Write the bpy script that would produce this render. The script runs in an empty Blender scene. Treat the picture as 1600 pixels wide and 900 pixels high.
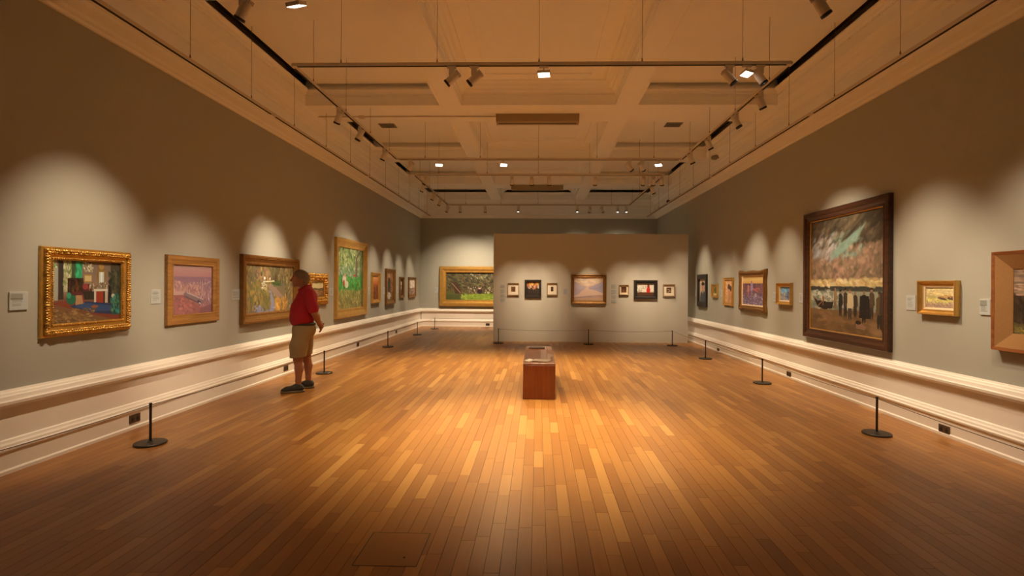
import bpy, math, random
import numpy as np
from mathutils import Matrix, Vector

# ------------------------------------------------------------------ camera
SC = bpy.context.scene
COL = SC.collection
CAMH = 1.58
F = 800.0                                   # focal length in pixels of the 1600x900 frame
VPX, VPY = 840.0, 445.0                     # where the room's long axis vanishes
ROT = Matrix.Rotation(0.025, 3, 'Z') @ Matrix.Rotation(math.pi / 2, 3, 'X') @ Matrix.Rotation(0.0065, 3, 'Z')
_d = ROT.transposed() @ Vector((0, 1, 0))
SX = (800 + F * _d.x / -_d.z - VPX) / 1600
SY = -(450 - F * _d.y / -_d.z - VPY) / 1600
cam_data = bpy.data.cameras.new('camera')
cam = bpy.data.objects.new('camera', cam_data)
COL.objects.link(cam)
cam_data.sensor_width = 36.0
cam_data.lens = 36.0 * F / 1600
cam_data.shift_x, cam_data.shift_y = SX, SY
cam_data.clip_start, cam_data.clip_end = 0.05, 100
cam.matrix_world = Matrix.Translation((0, 0, CAMH)) @ ROT.to_4x4()
SC.camera = cam

# ------------------------------------------------------------------ world and exposure
world = bpy.data.worlds.new('world')
SC.world = world
world.use_nodes = True
world.node_tree.nodes['Background'].inputs[0].default_value = (0.03, 0.022, 0.015, 1)
world.node_tree.nodes['Background'].inputs[1].default_value = 0.2
SC.view_settings.view_transform = 'Standard'
SC.view_settings.look = 'None'
SC.view_settings.gamma = 1.0
SC.view_settings.use_curve_mapping = False
SC.view_settings.exposure = 0.0
SPOT_W = 390.0                              # picture spots
FLOOD_W = 1040.0                             # square floods over the floor
SPOT_COL = (1.0, 0.75, 0.48)
FLOOD_COL = (1.0, 0.75, 0.42)
try:
    SC.cycles.max_bounces = 10
    SC.cycles.diffuse_bounces = 6
    SC.cycles.caustics_reflective = False
    SC.cycles.caustics_refractive = False
    SC.cycles.sample_clamp_indirect = 6.0
    SC.cycles.use_denoising = True
except Exception:
    pass

def ray(px, py):
    return ROT @ Vector(((px - 800 + 1600 * SX) / F, (450 - py + 1600 * SY) / F, -1.0))
def hit(px, py, axis, val):
    d = ray(px, py)
    o = (0, 0, CAMH)
    t = (val - o[axis]) / d[axis]
    return Vector((d.x * t, d.y * t, CAMH + d.z * t))
def on_x(px, py, v): return hit(px, py, 0, v)
def on_y(px, py, v): return hit(px, py, 1, v)
def on_z(px, py, v): return hit(px, py, 2, v)

# ------------------------------------------------------------------ helpers
class MB:
    """collects vertices and faces; build() links them as one mesh object"""
    def __init__(s):
        s.v, s.f = [], []
    def add(s, vs, fs):
        n = len(s.v)
        s.v += [tuple(p) for p in vs]
        s.f += [tuple(i + n for i in f) for f in fs]
        return s
    def box(s, x0, x1, y0, y1, z0, z1, M=None):
        vs = [Vector((x, y, z)) for x in (x0, x1) for y in (y0, y1) for z in (z0, z1)]
        if M is not None: vs = [M @ p for p in vs]
        return s.add(vs, [(0, 1, 3, 2), (4, 6, 7, 5), (0, 4, 5, 1), (2, 3, 7, 6), (0, 2, 6, 4), (1, 5, 7, 3)])
    def bbox(s, x0, x1, y0, y1, z0, z1, b=0.004):
        """box with chamfered edges"""
        vs, idx = [], {}
        for i, x in enumerate((x0, x1)):
            for j, y in enumerate((y0, y1)):
                for k, z in enumerate((z0, z1)):
                    sx, sy, sz = (1 - 2 * i) * b, (1 - 2 * j) * b, (1 - 2 * k) * b
                    for a, p in enumerate(((x, y + sy, z + sz), (x + sx, y, z + sz), (x + sx, y + sy, z))):
                        idx[(i, j, k, a)] = len(vs); vs.append(p)
        fs = []
        q = [(0, 0), (0, 1), (1, 1), (1, 0)]
        for e in (0, 1):
            fs.append([idx[(e, j, k, 0)] for j, k in q]); fs.append([idx[(i, e, k, 1)] for i, k in q]); fs.append([idx[(i, j, e, 2)] for i, j in q])
        for j in (0, 1):
            for k in (0, 1):
                fs.append([idx[(0, j, k, 1)], idx[(1, j, k, 1)], idx[(1, j, k, 2)], idx[(0, j, k, 2)]])
                fs.append([idx[(j, 0, k, 0)], idx[(j, 1, k, 0)], idx[(j, 1, k, 2)], idx[(j, 0, k, 2)]])
                fs.append([idx[(j, k, 0, 0)], idx[(j, k, 1, 0)], idx[(j, k, 1, 1)], idx[(j, k, 0, 1)]])
        for i in (0, 1):
            for j in (0, 1):
                for k in (0, 1):
                    fs.append([idx[(i, j, k, a)] for a in range(3)])
        return s.add(vs, fs)
    def lathe(s, prof, n=20, M=None, cap=True):
        """prof: (radius, z) from bottom to top about local Z"""
        vs, fs = [], []
        for r, z in prof:
            for i in range(n):
                a = 2 * math.pi * i / n
                p = Vector((r * math.cos(a), r * math.sin(a), z))
                vs.append(M @ p if M is not None else p)
        for j in range(len(prof) - 1):
            for i in range(n):
                k = (i + 1) % n
                fs.append((j * n + i, j * n + k, (j + 1) * n + k, (j + 1) * n + i))
        if cap:
            fs.append(tuple(reversed(range(n))))
            fs.append(tuple(range((len(prof) - 1) * n, len(prof) * n)))
        return s.add(vs, fs)
    def tube(s, pts, r, n=8):
        pts = [Vector(p) for p in pts]
        vs, fs = [], []
        for i, p in enumerate(pts):
            t = (pts[min(i + 1, len(pts) - 1)] - pts[max(i - 1, 0)]).normalized()
            u = t.orthogonal().normalized() if i == 0 else (u - t * u.dot(t)).normalized()
            w = t.cross(u)
            for k in range(n):
                a = 2 * math.pi * k / n
                vs.append(p + (u * math.cos(a) + w * math.sin(a)) * r)
        for j in range(len(pts) - 1):
            for k in range(n):
                q = (k + 1) % n
                fs.append((j * n + k, j * n + q, (j + 1) * n + q, (j + 1) * n + k))
        fs.append(tuple(reversed(range(n)))); fs.append(tuple(range((len(pts) - 1) * n, len(pts) * n)))
        return s.add(vs, fs)
    def blob(s, c, r, n=6, m=4):
        vs, fs = [], []
        for j in range(m + 1):
            th = math.pi * j / m
            for i in range(n):
                a = 2 * math.pi * i / n
                vs.append((c[0] + r[0] * math.sin(th) * math.cos(a), c[1] + r[1] * math.cos(th), c[2] + r[2] * math.sin(th) * math.sin(a)))
        for j in range(m):
            for i in range(n):
                k = (i + 1) % n
                fs.append((j * n + i, j * n + k, (j + 1) * n + k, (j + 1) * n + i))
        return s.add(vs, fs)
    def mesh(s, name, mat, smooth=False):
        me = bpy.data.meshes.new(name)
        me.from_pydata(s.v, [], s.f)
        me.validate()
        if mat: me.materials.append(mat)
        if smooth: me.polygons.foreach_set('use_smooth', [True] * len(me.polygons))
        me.update()
        return me
    def build(s, name, mat, parent=None, smooth=False, fix=True):
        me = s.mesh(name, mat, smooth)
        if fix:
            import bmesh
            bm = bmesh.new(); bm.from_mesh(me)
            bmesh.ops.recalc_face_normals(bm, faces=bm.faces)
            bm.to_mesh(me); bm.free()
        return link(name, me, parent)

def link(name, me, parent=None):
    o = bpy.data.objects.new(name, me)
    COL.objects.link(o)
    if parent is not None: o.parent = parent
    return o
def thing(name, label, cat, loc=(0, 0, 0), rz=0.0, group=None):
    o = bpy.data.objects.new(name, None)
    COL.objects.link(o)
    o.empty_display_size = 0.1
    o.location = loc
    o.rotation_euler = (0, 0, rz)
    return tag(o, label, cat, group)
def tag(o, label, cat, group=None):
    o['label'] = label; o['category'] = cat
    if group: o['group'] = group
    return o
def structure(o, label=None):
    o['kind'] = 'structure'
    if label: o['label'] = label
    return o
def holder(name, label=None):
    o = bpy.data.objects.new(name, None)
    COL.objects.link(o)
    return structure(o, label)

def lin(c):
    return tuple(((x / 255.0) / 12.92 if x / 255.0 <= 0.04045 else ((x / 255.0 + 0.055) / 1.055) ** 2.4) for x in c)

def mat(name, rgb, rough=0.6, metal=0.0, noise=None, bump=None, spec=0.5, emit=None, coat=0.0):
    """rgb linear; noise=(scale, amount) varies the colour; bump=(scale, strength)"""
    m = bpy.data.materials.new(name)
    m.use_nodes = True
    nt = m.node_tree
    b = nt.nodes['Principled BSDF']
    b.inputs['Base Color'].default_value = (*rgb, 1)
    b.inputs['Roughness'].default_value = rough
    b.inputs['Metallic'].default_value = metal
    b.inputs['Specular IOR Level'].default_value = spec
    b.inputs['Coat Weight'].default_value = coat
    tc = nt.nodes.new('ShaderNodeTexCoord')
    if noise:
        n = nt.nodes.new('ShaderNodeTexNoise'); n.inputs['Scale'].default_value = noise[0]; n.inputs['Detail'].default_value = 5
        nt.links.new(tc.outputs['Object'], n.inputs['Vector'])
        mx = nt.nodes.new('ShaderNodeMix'); mx.data_type = 'RGBA'
        a = noise[1]
        mx.inputs[6].default_value = (*[c * (1 - a) for c in rgb], 1)
        mx.inputs[7].default_value = (*[min(1, c * (1 + a)) for c in rgb], 1)
        nt.links.new(n.outputs['Fac'], mx.inputs[0])
        nt.links.new(mx.outputs[2], b.inputs['Base Color'])
    if bump:
        n = nt.nodes.new('ShaderNodeTexNoise'); n.inputs['Scale'].default_value = bump[0]; n.inputs['Detail'].default_value = 4
        nt.links.new(tc.outputs['Object'], n.inputs['Vector'])
        bp = nt.nodes.new('ShaderNodeBump'); bp.inputs['Strength'].default_value = bump[1]; bp.inputs['Distance'].default_value = 0.01
        nt.links.new(n.outputs['Fac'], bp.inputs['Height']); nt.links.new(bp.outputs['Normal'], b.inputs['Normal'])
    if emit:
        b.inputs['Emission Color'].default_value = (*emit[0], 1)
        b.inputs['Emission Strength'].default_value = emit[1]
    return m

def wood(name, dark, light, axis=2, scale=30, rough=0.4, coat=0.0):
    """grain stretched along one axis"""
    m = mat(name, light, rough, coat=coat)
    nt = m.node_tree; b = nt.nodes['Principled BSDF']
    tc = nt.nodes.new('ShaderNodeTexCoord'); mp = nt.nodes.new('ShaderNodeMapping')
    sc = [scale, scale, scale]; sc[axis] = scale * 0.05
    mp.inputs['Scale'].default_value = sc
    n = nt.nodes.new('ShaderNodeTexNoise'); n.inputs['Scale'].default_value = 1.0; n.inputs['Detail'].default_value = 6; n.inputs['Distortion'].default_value = 0.6
    r = nt.nodes.new('ShaderNodeValToRGB')
    r.color_ramp.elements[0].position = 0.3; r.color_ramp.elements[0].color = (*dark, 1)
    r.color_ramp.elements[1].position = 0.7; r.color_ramp.elements[1].color = (*light, 1)
    L = nt.links.new
    L(tc.outputs['Object'], mp.inputs['Vector']); L(mp.outputs['Vector'], n.inputs['Vector']); L(n.outputs['Fac'], r.inputs['Fac']); L(r.outputs['Color'], b.inputs['Base Color'])
    return m

def attr_mat(name, rough=0.55, bump=60.0, strength=0.25, coat=0.0):
    m = mat(name, (0.5, 0.5, 0.5), rough, bump=(bump, strength), coat=coat)
    nt = m.node_tree
    a = nt.nodes.new('ShaderNodeAttribute'); a.attribute_name = 'paint'
    nt.links.new(a.outputs['Color'], nt.nodes['Principled BSDF'].inputs['Base Color'])
    return m

M = {}
M['wall'] = mat('sage_wall_paint', (0.405, 0.42, 0.39), 0.85, noise=(3, 0.03), bump=(220, 0.05), spec=0.25)
M['partition'] = mat('partition_paint', (0.55, 0.545, 0.50), 0.85, noise=(3, 0.02), bump=(220, 0.04), spec=0.25)
M['white'] = mat('white_gloss_paint', (0.86, 0.83, 0.79), 0.45, noise=(5, 0.03))
M['ceil'] = mat('ceiling_paint', (0.93, 0.94, 0.94), 0.85, noise=(2, 0.03))
M['void'] = mat('roof_void', (0.10, 0.085, 0.07), 0.95)
M['track'] = mat('track_white', (0.66, 0.60, 0.53), 0.45)
M['slot'] = mat('track_slot', (0.02, 0.015, 0.012), 0.7)
M['black'] = mat('black_plastic', (0.012, 0.012, 0.013), 0.4)
M['lamp'] = mat('lamp_white', (0.68, 0.64, 0.58), 0.4)
M['lens'] = mat('lamp_lens', (0.9, 0.9, 0.9), 0.2, emit=((1.0, 0.9, 0.8), 1.6))
M['lens_on'] = mat('flood_lens', (0.9, 0.9, 0.9), 0.3, emit=((1.0, 0.86, 0.68), 9.0))
M['wire'] = mat('steel_wire', (0.24, 0.18, 0.13), 0.5, metal=0.4)
M['iron'] = mat('dark_bronze', (0.055, 0.047, 0.04), 0.45, metal=0.6, noise=(40, 0.15))
M['cord'] = mat('elastic_cord', (0.10, 0.075, 0.055), 0.8)
M['socket'] = mat('bronze_socket', (0.12, 0.085, 0.06), 0.4, metal=0.5)
M['vent'] = mat('vent_grey', (0.28, 0.25, 0.21), 0.6)
M['casing'] = mat('beige_casing', (0.38, 0.30, 0.19), 0.6)
M['paint'] = attr_mat('oil_paint', 0.5, 70, 0.3)
M['card'] = attr_mat('printed_card', 0.7, 10, 0.0)
M['gold'] = mat('gold_leaf', (0.62, 0.36, 0.085), 0.38, metal=0.75, noise=(14, 0.35), bump=(60, 0.35))
M['gold2'] = mat('bright_gilt', (0.70, 0.43, 0.12), 0.36, metal=0.7, noise=(9, 0.25), bump=(40, 0.15))
M['goldbrown'] = mat('bronzed_gilt', (0.30, 0.155, 0.045), 0.42, metal=0.6, noise=(18, 0.4), bump=(60, 0.3))
M['oakgold'] = wood('gilded_oak', (0.26, 0.125, 0.035), (0.44, 0.24, 0.075), 0, 40, 0.42)
M['darkwood'] = wood('dark_mahogany', (0.035, 0.013, 0.007), (0.085, 0.032, 0.016), 0, 30, 0.35, 0.3)
M['blackwood'] = mat('black_frame', (0.022, 0.018, 0.016), 0.45, noise=(20, 0.3), bump=(60, 0.2))
M['redwood'] = wood('red_teak', (0.20, 0.065, 0.018), (0.33, 0.12, 0.035), 0, 30, 0.45)
M['linen'] = mat('linen_slip', (0.33, 0.175, 0.065), 0.85, noise=(60, 0.15), bump=(300, 0.2))
M['cream'] = mat('cream_slip', (0.74, 0.62, 0.44), 0.7)
M['mount'] = mat('white_mount', (0.80, 0.75, 0.64), 0.85)
M['pale'] = mat('pale_wood_frame', (0.34, 0.24, 0.14), 0.5, noise=(20, 0.2))

# ------------------------------------------------------------------ room shell
W = 4.40            # half width at wall face
YB = 19.10          # back wall
YF = -3.2           # wall behind the camera
ZB = 4.69           # underside of beams
ZC = 5.05           # ceiling panels
ZROOF = 5.40

def profile(name, pts, side, a0, a1, material, parent=None, smooth=False):
    """extrude an (offset from wall, z) outline along a wall"""
    vs, fs = [], []
    n = len(pts)
    for a in (a0, a1):
        for o, z in pts:
            vs.append({'left': (-W + o, a, z), 'right': (W - o, a, z), 'back': (a, YB - o, z), 'front': (a, YF + o, z)}[side])
    for i in range(n):
        k = (i + 1) % n
        fs.append((i, k, n + k, n + i))
    fs.append(tuple(range(n))); fs.append(tuple(range(2 * n - 1, n - 1, -1)))
    return MB().add(vs, fs).build(name, material, parent, smooth)

structure(MB().box(-W - 0.2, -W, YF - 0.2, YB + 0.2, -0.1, ZROOF).build('wall_left', M['wall']), 'long sage grey gallery wall on the left')
structure(MB().box(W, W + 0.2, YF - 0.2, YB + 0.2, -0.1, ZROOF).build('wall_right', M['wall']), 'long sage grey gallery wall on the right')
structure(MB().box(-W, W, YB, YB + 0.2, -0.1, ZROOF).build('wall_back', M['wall']), 'sage grey end wall behind the white partition')
structure(MB().box(-W, W, YF - 0.2, YF, -0.1, ZROOF).build('wall_front', M['wall']), 'sage grey wall behind the viewer')

SKIRT = [(0, 0), (0.074, 0), (0.074, 0.028), (0.060, 0.040), (0.060, 0.182), (0.074, 0.190), (0.076, 0.206), (0.062, 0.218), (0.058, 0.236),
         (0.044, 0.250), (0.036, 0.268), (0.020, 0.276), (0.020, 0.53), (0, 0.53)]
DADO = [(0, 0.53), (0.020, 0.53), (0.034, 0.548), (0.062, 0.556), (0.078, 0.568), (0.080, 0.592), (0.068, 0.602), (0.064, 0.612), (0.058, 0.634),
        (0.042, 0.642), (0.036, 0.656), (0.016, 0.664), (0.010, 0.68), (0, 0.68)]
for side, a0, a1, nm in (('left', YF, YB, 'left'), ('right', YF, YB, 'right'), ('back', -W + 0.06, W - 0.06, 'back')):
    structure(profile('baseboard_' + nm, SKIRT, side, a0, a1, M['white']), 'tall cream moulded skirting along the %s wall' % nm)
for i, (side, a0, a1) in enumerate((('left', YF, YB), ('right', YF, YB), ('back', -W, W))):
    structure(profile('trim_%d' % (i + 1), DADO, side, a0, a1, M['white']), 'cream moulded dado rail along the %s wall' % side)

# free-standing partition in front of the back wall
PY = on_z(771, 533.5, 0).y
PX0, PX1 = on_y(771, 450, PY).x, on_y(1075, 450, PY).x
PZ = on_y(920, 365.5, PY).z
structure(MB().bbox(PX0, PX1, PY, PY + 0.32, 0, PZ, 0.004).build('wall_partition', M['partition']), 'free-standing off-white partition wall hung with seven pictures')

# cornice along left, right and back walls
COVE = [(0, 4.05), (0.03, 4.05), (0.045, 4.075), (0.075, 4.085), (0.10, 4.11), (0.16, 4.135), (0.19, 4.15), (0.20, 4.185), (0.22, 4.19), (0.22, 4.215),
        (0.14, 4.22), (0.14, 4.48), (0.165, 4.49), (0.17, 4.53), (0.20, 4.545), (0.235, 4.59), (0.245, 4.625), (0.29, 4.65), (0.32, 4.69),
        (0.32, 4.87), (0.345, 4.885), (0.355, 4.91), (0.40, 4.935), (0.40, 4.955), (0, 4.955)]
ceiling = holder('ceiling', 'coffered plaster ceiling with deep beams and moulded cornice')
profile('cornice', COVE, 'left', YF, YB, M['ceil'], ceiling)
profile('cornice', COVE, 'right', YF, YB, M['ceil'], ceiling)
profile('cornice', COVE, 'back', -W, W, M['ceil'], ceiling)
MB().box(-W, W, YF, YB, ZROOF - 0.03, ZROOF).build('roof_void', M['void'], ceiling)
XI = W - 0.32       # inner face of the cornice at beam level

# transverse beams: (front, back)
BEAMS = [(on_x(265, 13, -XI).y - 0.9 - 3.8, on_x(265, 13, -XI).y - 3.8), (on_x(265, 13, -XI).y - 0.42, on_x(265, 13, -XI).y),
         (8.86, 9.76), (12.55, 13.0), (15.75, 16.5), (YB - 0.36, YB - 0.32)]
LB = [(-1.73, -1.345), (1.325, 1.71)]
SIDEM = [(0, 4.87), (0.025, 4.885), (0.035, 4.91), (0.07, 4.935), (0.07, 4.955), (0, 4.955)]
CENM = [(0, 4.86), (0.02, 4.88), (0.03, 4.90), (0.07, 4.92), (0.085, 4.95), (0.12, 4.97), (0.15, 5.01), (0.20, 5.03), (0.21, 5.05), (0, 5.05)]
def strip_x(mb, pts, y, d, x0, x1):
    n = len(pts)
    vs = [(x, y + d * o, z) for x in (x0, x1) for o, z in pts]
    return mb.add(vs, [(i, (i + 1) % n, n + (i + 1) % n, n + i) for i in range(n)] + [tuple(range(n)), tuple(range(n, 2 * n))])
def strip_y(mb, pts, x, d, y0, y1):
    n = len(pts)
    vs = [(x + d * o, y, z) for y in (y0, y1) for o, z in pts]
    return mb.add(vs, [(i, (i + 1) % n, n + (i + 1) % n, n + i) for i in range(n)] + [tuple(range(n)), tuple(range(n, 2 * n))])
def dentils_x(y, x0, x1, parent):
    mb = MB(); x = x0
    while x + 0.1 < x1:
        mb.box(x, x + 0.1, y - 0.014, y, 4.835, 4.858); x += 0.118
    o = mb.build('dentil_row', M['ceil'], parent); o['kind'] = 'stuff'
def dentils_y(x0, x1, y0, y1, parent):
    mb = MB(); y = y0
    while y + 0.1 < y1:
        mb.box(x0, x1, y, y + 0.1, 4.835, 4.858); y += 0.118
    o = mb.build('dentil_row', M['ceil'], parent); o['kind'] = 'stuff'
for bi, (y0, y1) in enumerate(BEAMS):
    last = bi == len(BEAMS) - 1
    if not last:
        mb = MB().box(-XI, XI, y0, y1, ZB, ZC + 0.06)
        for (x0, x1) in ((-XI, LB[0][0]), (LB[1][1], XI)):
            strip_x(mb, SIDEM, y0, -1, x0, x1); strip_x(mb, SIDEM, y1, 1, x0, x1)
        strip_x(mb, CENM, y0, -1, LB[0][1], LB[1][0]); strip_x(mb, CENM, y1, 1, LB[0][1], LB[1][0])
        beam = mb.build('cross_beam', M['ceil'], ceiling)
        dentils_x(y0, -XI, XI, beam)
    else:
        mb = MB().box(-XI, XI, y0, y1, ZB, 4.955)
        strip_x(mb, SIDEM, y0, -1, -XI, XI)
        beam = mb.build('cross_beam', M['ceil'], ceiling)
        dentils_x(y0, -XI, XI, beam)
BAYS = [(YF, BEAMS[0][0])] + [(BEAMS[i][1], BEAMS[i + 1][0]) for i in range(len(BEAMS) - 1)]
for (y0, y1) in BAYS:
    for li, (x0, x1) in enumerate(LB):
        mb = MB().box(x0, x1, y0, y1, ZB, ZC)
        outer, inner = (x0, x1) if li == 0 else (x1, x0)
        s = -1 if li == 0 else 1
        strip_y(mb, SIDEM, outer, s, y0, y1); strip_y(mb, CENM, inner, -s, y0, y1)
        mb.box(x0 + 0.035, x0 + 0.05, y0, y1, ZB - 0.006, ZB); mb.box(x1 - 0.05, x1 - 0.035, y0, y1, ZB - 0.006, ZB)
        lb = mb.build('long_beam', M['ceil'], ceiling)
        if li == 0: dentils_y(x1, x1 + 0.014, y0, y1, lb)
        else: dentils_y(x0 - 0.014, x0, y0, y1, lb)
    for (x0, x1) in ((-W + 0.43, LB[0][0] - 0.01), (LB[1][1] + 0.01, W - 0.43)):
        MB().box(x0, x1, y0 + 0.03, y1 - 0.045, ZC, ZC + 0.03).build('ceiling_panel', M['ceil'], ceiling)
    cp = MB().box(LB[0][1], LB[1][0], y0, y1, ZC, ZC + 0.03).build('ceiling_panel', M['ceil'], ceiling)
    mb = MB(); a, b, c, d, t = LB[0][1] + 0.42, LB[1][0] - 0.42, y0 + 0.42, y1 - 0.42, 0.04
    mb.box(a, b, c, c + t, ZC - 0.018, ZC); mb.box(a, b, d - t, d, ZC - 0.018, ZC); mb.box(a, a + t, c + t, d - t, ZC - 0.018, ZC); mb.box(b - t, b, c + t, d - t, ZC - 0.018, ZC)
    mb.build('panel_moulding', M['ceil'], cp)
for s in (-1, 1):
    dentils_y(*(sorted((s * XI, s * (XI - 0.014)))), YF, YB - 0.4, ceiling)

# ------------------------------------------------------------------ floor: oak strips, each plank its own piece
rng = random.Random(7)
floor = holder('floor', 'polished oak strip floor running the length of the gallery')
MB().box(-W, W, YF, YB, -0.08, -0.006).build('subfloor', M['void'], floor)
fm = bpy.data.materials.new('oak_strip'); fm.use_nodes = True
nt = fm.node_tree; bs = nt.nodes['Principled BSDF']; L = nt.links.new
at = nt.nodes.new('ShaderNodeAttribute'); at.attribute_name = 'tone'
geo = nt.nodes.new('ShaderNodeNewGeometry')
mul = nt.nodes.new('ShaderNodeMath'); mul.operation = 'MULTIPLY'; mul.inputs[1].default_value = 91.0
cmb = nt.nodes.new('ShaderNodeCombineXYZ'); L(at.outputs['Fac'], mul.inputs[0]); L(mul.outputs[0], cmb.inputs[2])
mp = nt.nodes.new('ShaderNodeMapping'); mp.inputs['Scale'].default_value = (34, 1.7, 1)
add = nt.nodes.new('ShaderNodeVectorMath'); add.operation = 'ADD'
L(geo.outputs['Position'], mp.inputs['Vector']); L(mp.outputs['Vector'], add.inputs[0]); L(cmb.outputs[0], add.inputs[1])
gn = nt.nodes.new('ShaderNodeTexNoise'); gn.inputs['Scale'].default_value = 1.0; gn.inputs['Detail'].default_value = 5; gn.inputs['Distortion'].default_value = 1.2
L(add.outputs[0], gn.inputs['Vector'])
rp = nt.nodes.new('ShaderNodeValToRGB'); e = rp.color_ramp.elements
e[0].position = 0.0; e[0].color = (0.215, 0.082, 0.020, 1)
e[1].position = 1.0; e[1].color = (0.56, 0.300, 0.092, 1)
k = rp.color_ramp.elements.new(0.5); k.color = (0.36, 0.160, 0.040, 1)
ma = nt.nodes.new('ShaderNodeMath'); ma.operation = 'MULTIPLY_ADD'; ma.inputs[1].default_value = 0.30; 
sub = nt.nodes.new('ShaderNodeMath'); sub.operation = 'SUBTRACT'; sub.inputs[1].default_value = 0.15
L(gn.outputs['Fac'], ma.inputs[0]); L(at.outputs['Fac'], ma.inputs[2]); L(ma.outputs[0], sub.inputs[0]); L(sub.outputs[0], rp.inputs['Fac'])
L(rp.outputs['Color'], bs.inputs['Base Color'])
rr = nt.nodes.new('ShaderNodeMapRange'); rr.inputs['To Min'].default_value = 0.27; rr.inputs['To Max'].default_value = 0.42
L(gn.outputs['Fac'], rr.inputs['Value']); L(rr.outputs[0], bs.inputs['Roughness'])
bs.inputs['Specular IOR Level'].default_value = 0.5
M['floor'] = fm
PWID = 0.0875
planks = []
x = -W
while x < W - 0.01:
    x1 = min(x + PWID, W); y = YF - rng.random() * 0.8
    while y < YB:
        ln = rng.choice((0.45, 0.6, 0.7, 0.8, 0.9, 1.1)) * rng.uniform(0.92, 1.08)
        a, b = max(y, YF), min(y + ln, YB)
        tone = min(1, max(0, rng.gauss(0.47, 0.13)))
        if rng.random() < 0.09: tone = min(1, tone + 0.2)
        if b - a > 0.05: planks.append((x, x1, a, b, tone))
        y += ln
    x = x1
def plank_geo(p):
    x0, x1, y0, y1, _ = p; g, b = 0.0004, 0.0012
    A = [(x0 + g, y0 + g, -0.005), (x1 - g, y0 + g, -0.005), (x1 - g, y1 - g, -0.005), (x0 + g, y1 - g, -0.005)]
    B = [(x0 + b, y0 + b, 0), (x1 - b, y0 + b, 0), (x1 - b, y1 - b, 0), (x0 + b, y1 - b, 0)]
    return A + B, [(4, 5, 6, 7), (0, 1, 5, 4), (1, 2, 6, 5), (2, 3, 7, 6), (3, 0, 4, 7)]
def tone_attr(me, vals):
    at = me.attributes.new('tone', 'FLOAT', 'FACE'); at.data.foreach_set('value', vals)
def seen_size(p):
    cx, cy = (p[0] + p[1]) / 2, (p[2] + p[3]) / 2
    if cy < 2.2: return 0
    px, py = VPX + F * cx / cy, VPY + F * CAMH / cy
    if not (-60 < px < 1660) or py > 930: return 0
    return (p[1] - p[0]) * (p[3] - p[2]) / cy ** 3
planks.sort(key=seen_size, reverse=True)
for p in planks[:300]:
    v, f = plank_geo(p); me = MB().add(v, f).mesh('plank', fm); tone_attr(me, [p[4]] * 5); link('plank', me, floor)
mb = MB(); vals = []
for p in planks[300:]:
    mb.add(*plank_geo(p)); vals += [p[4]] * 5
me = mb.mesh('floor_planking', fm); tone_attr(me, vals)
link('floor_planking', me, floor)['kind'] = 'stuff'

# access hatch let into the floor, lower left of centre
h0, h1 = on_z(548, 883, 0), on_z(672, 833, 0)
hx0, hx1, hy0, hy1 = on_z(549, 884, 0).x, on_z(651, 885, 0).x, on_z(600, 885, 0).y, on_z(600, 832, 0).y
hatch = thing('floor_hatch', 'square hatch lid with a dark outline set flush in the oak floor', 'hatch', ((hx0 + hx1) / 2, (hy0 + hy1) / 2, 0))
a, b = (hx1 - hx0) / 2, (hy1 - hy0) / 2
me = MB().box(-a + 0.006, a - 0.006, -b + 0.006, b - 0.006, 0, 0.0012).mesh('lid', fm); tone_attr(me, [0.36] * 6); link('lid', me, hatch)
mb = MB(); mb.box(-a, a, -b, -b + 0.005, 0, 0.0009); mb.box(-a, a, b - 0.005, b, 0, 0.0009); mb.box(-a, -a + 0.005, -b + 0.005, b - 0.005, 0, 0.0009); mb.box(a - 0.005, a, -b + 0.005, b - 0.005, 0, 0.0009)
mb.build('edge_strip', M['iron'], hatch)
MB().lathe([(0.008, 0.0012), (0.008, 0.002)], 10, Matrix.Translation((0.09, -0.10, 0))).build('lifting_hole', M['slot'], hatch)

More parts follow.
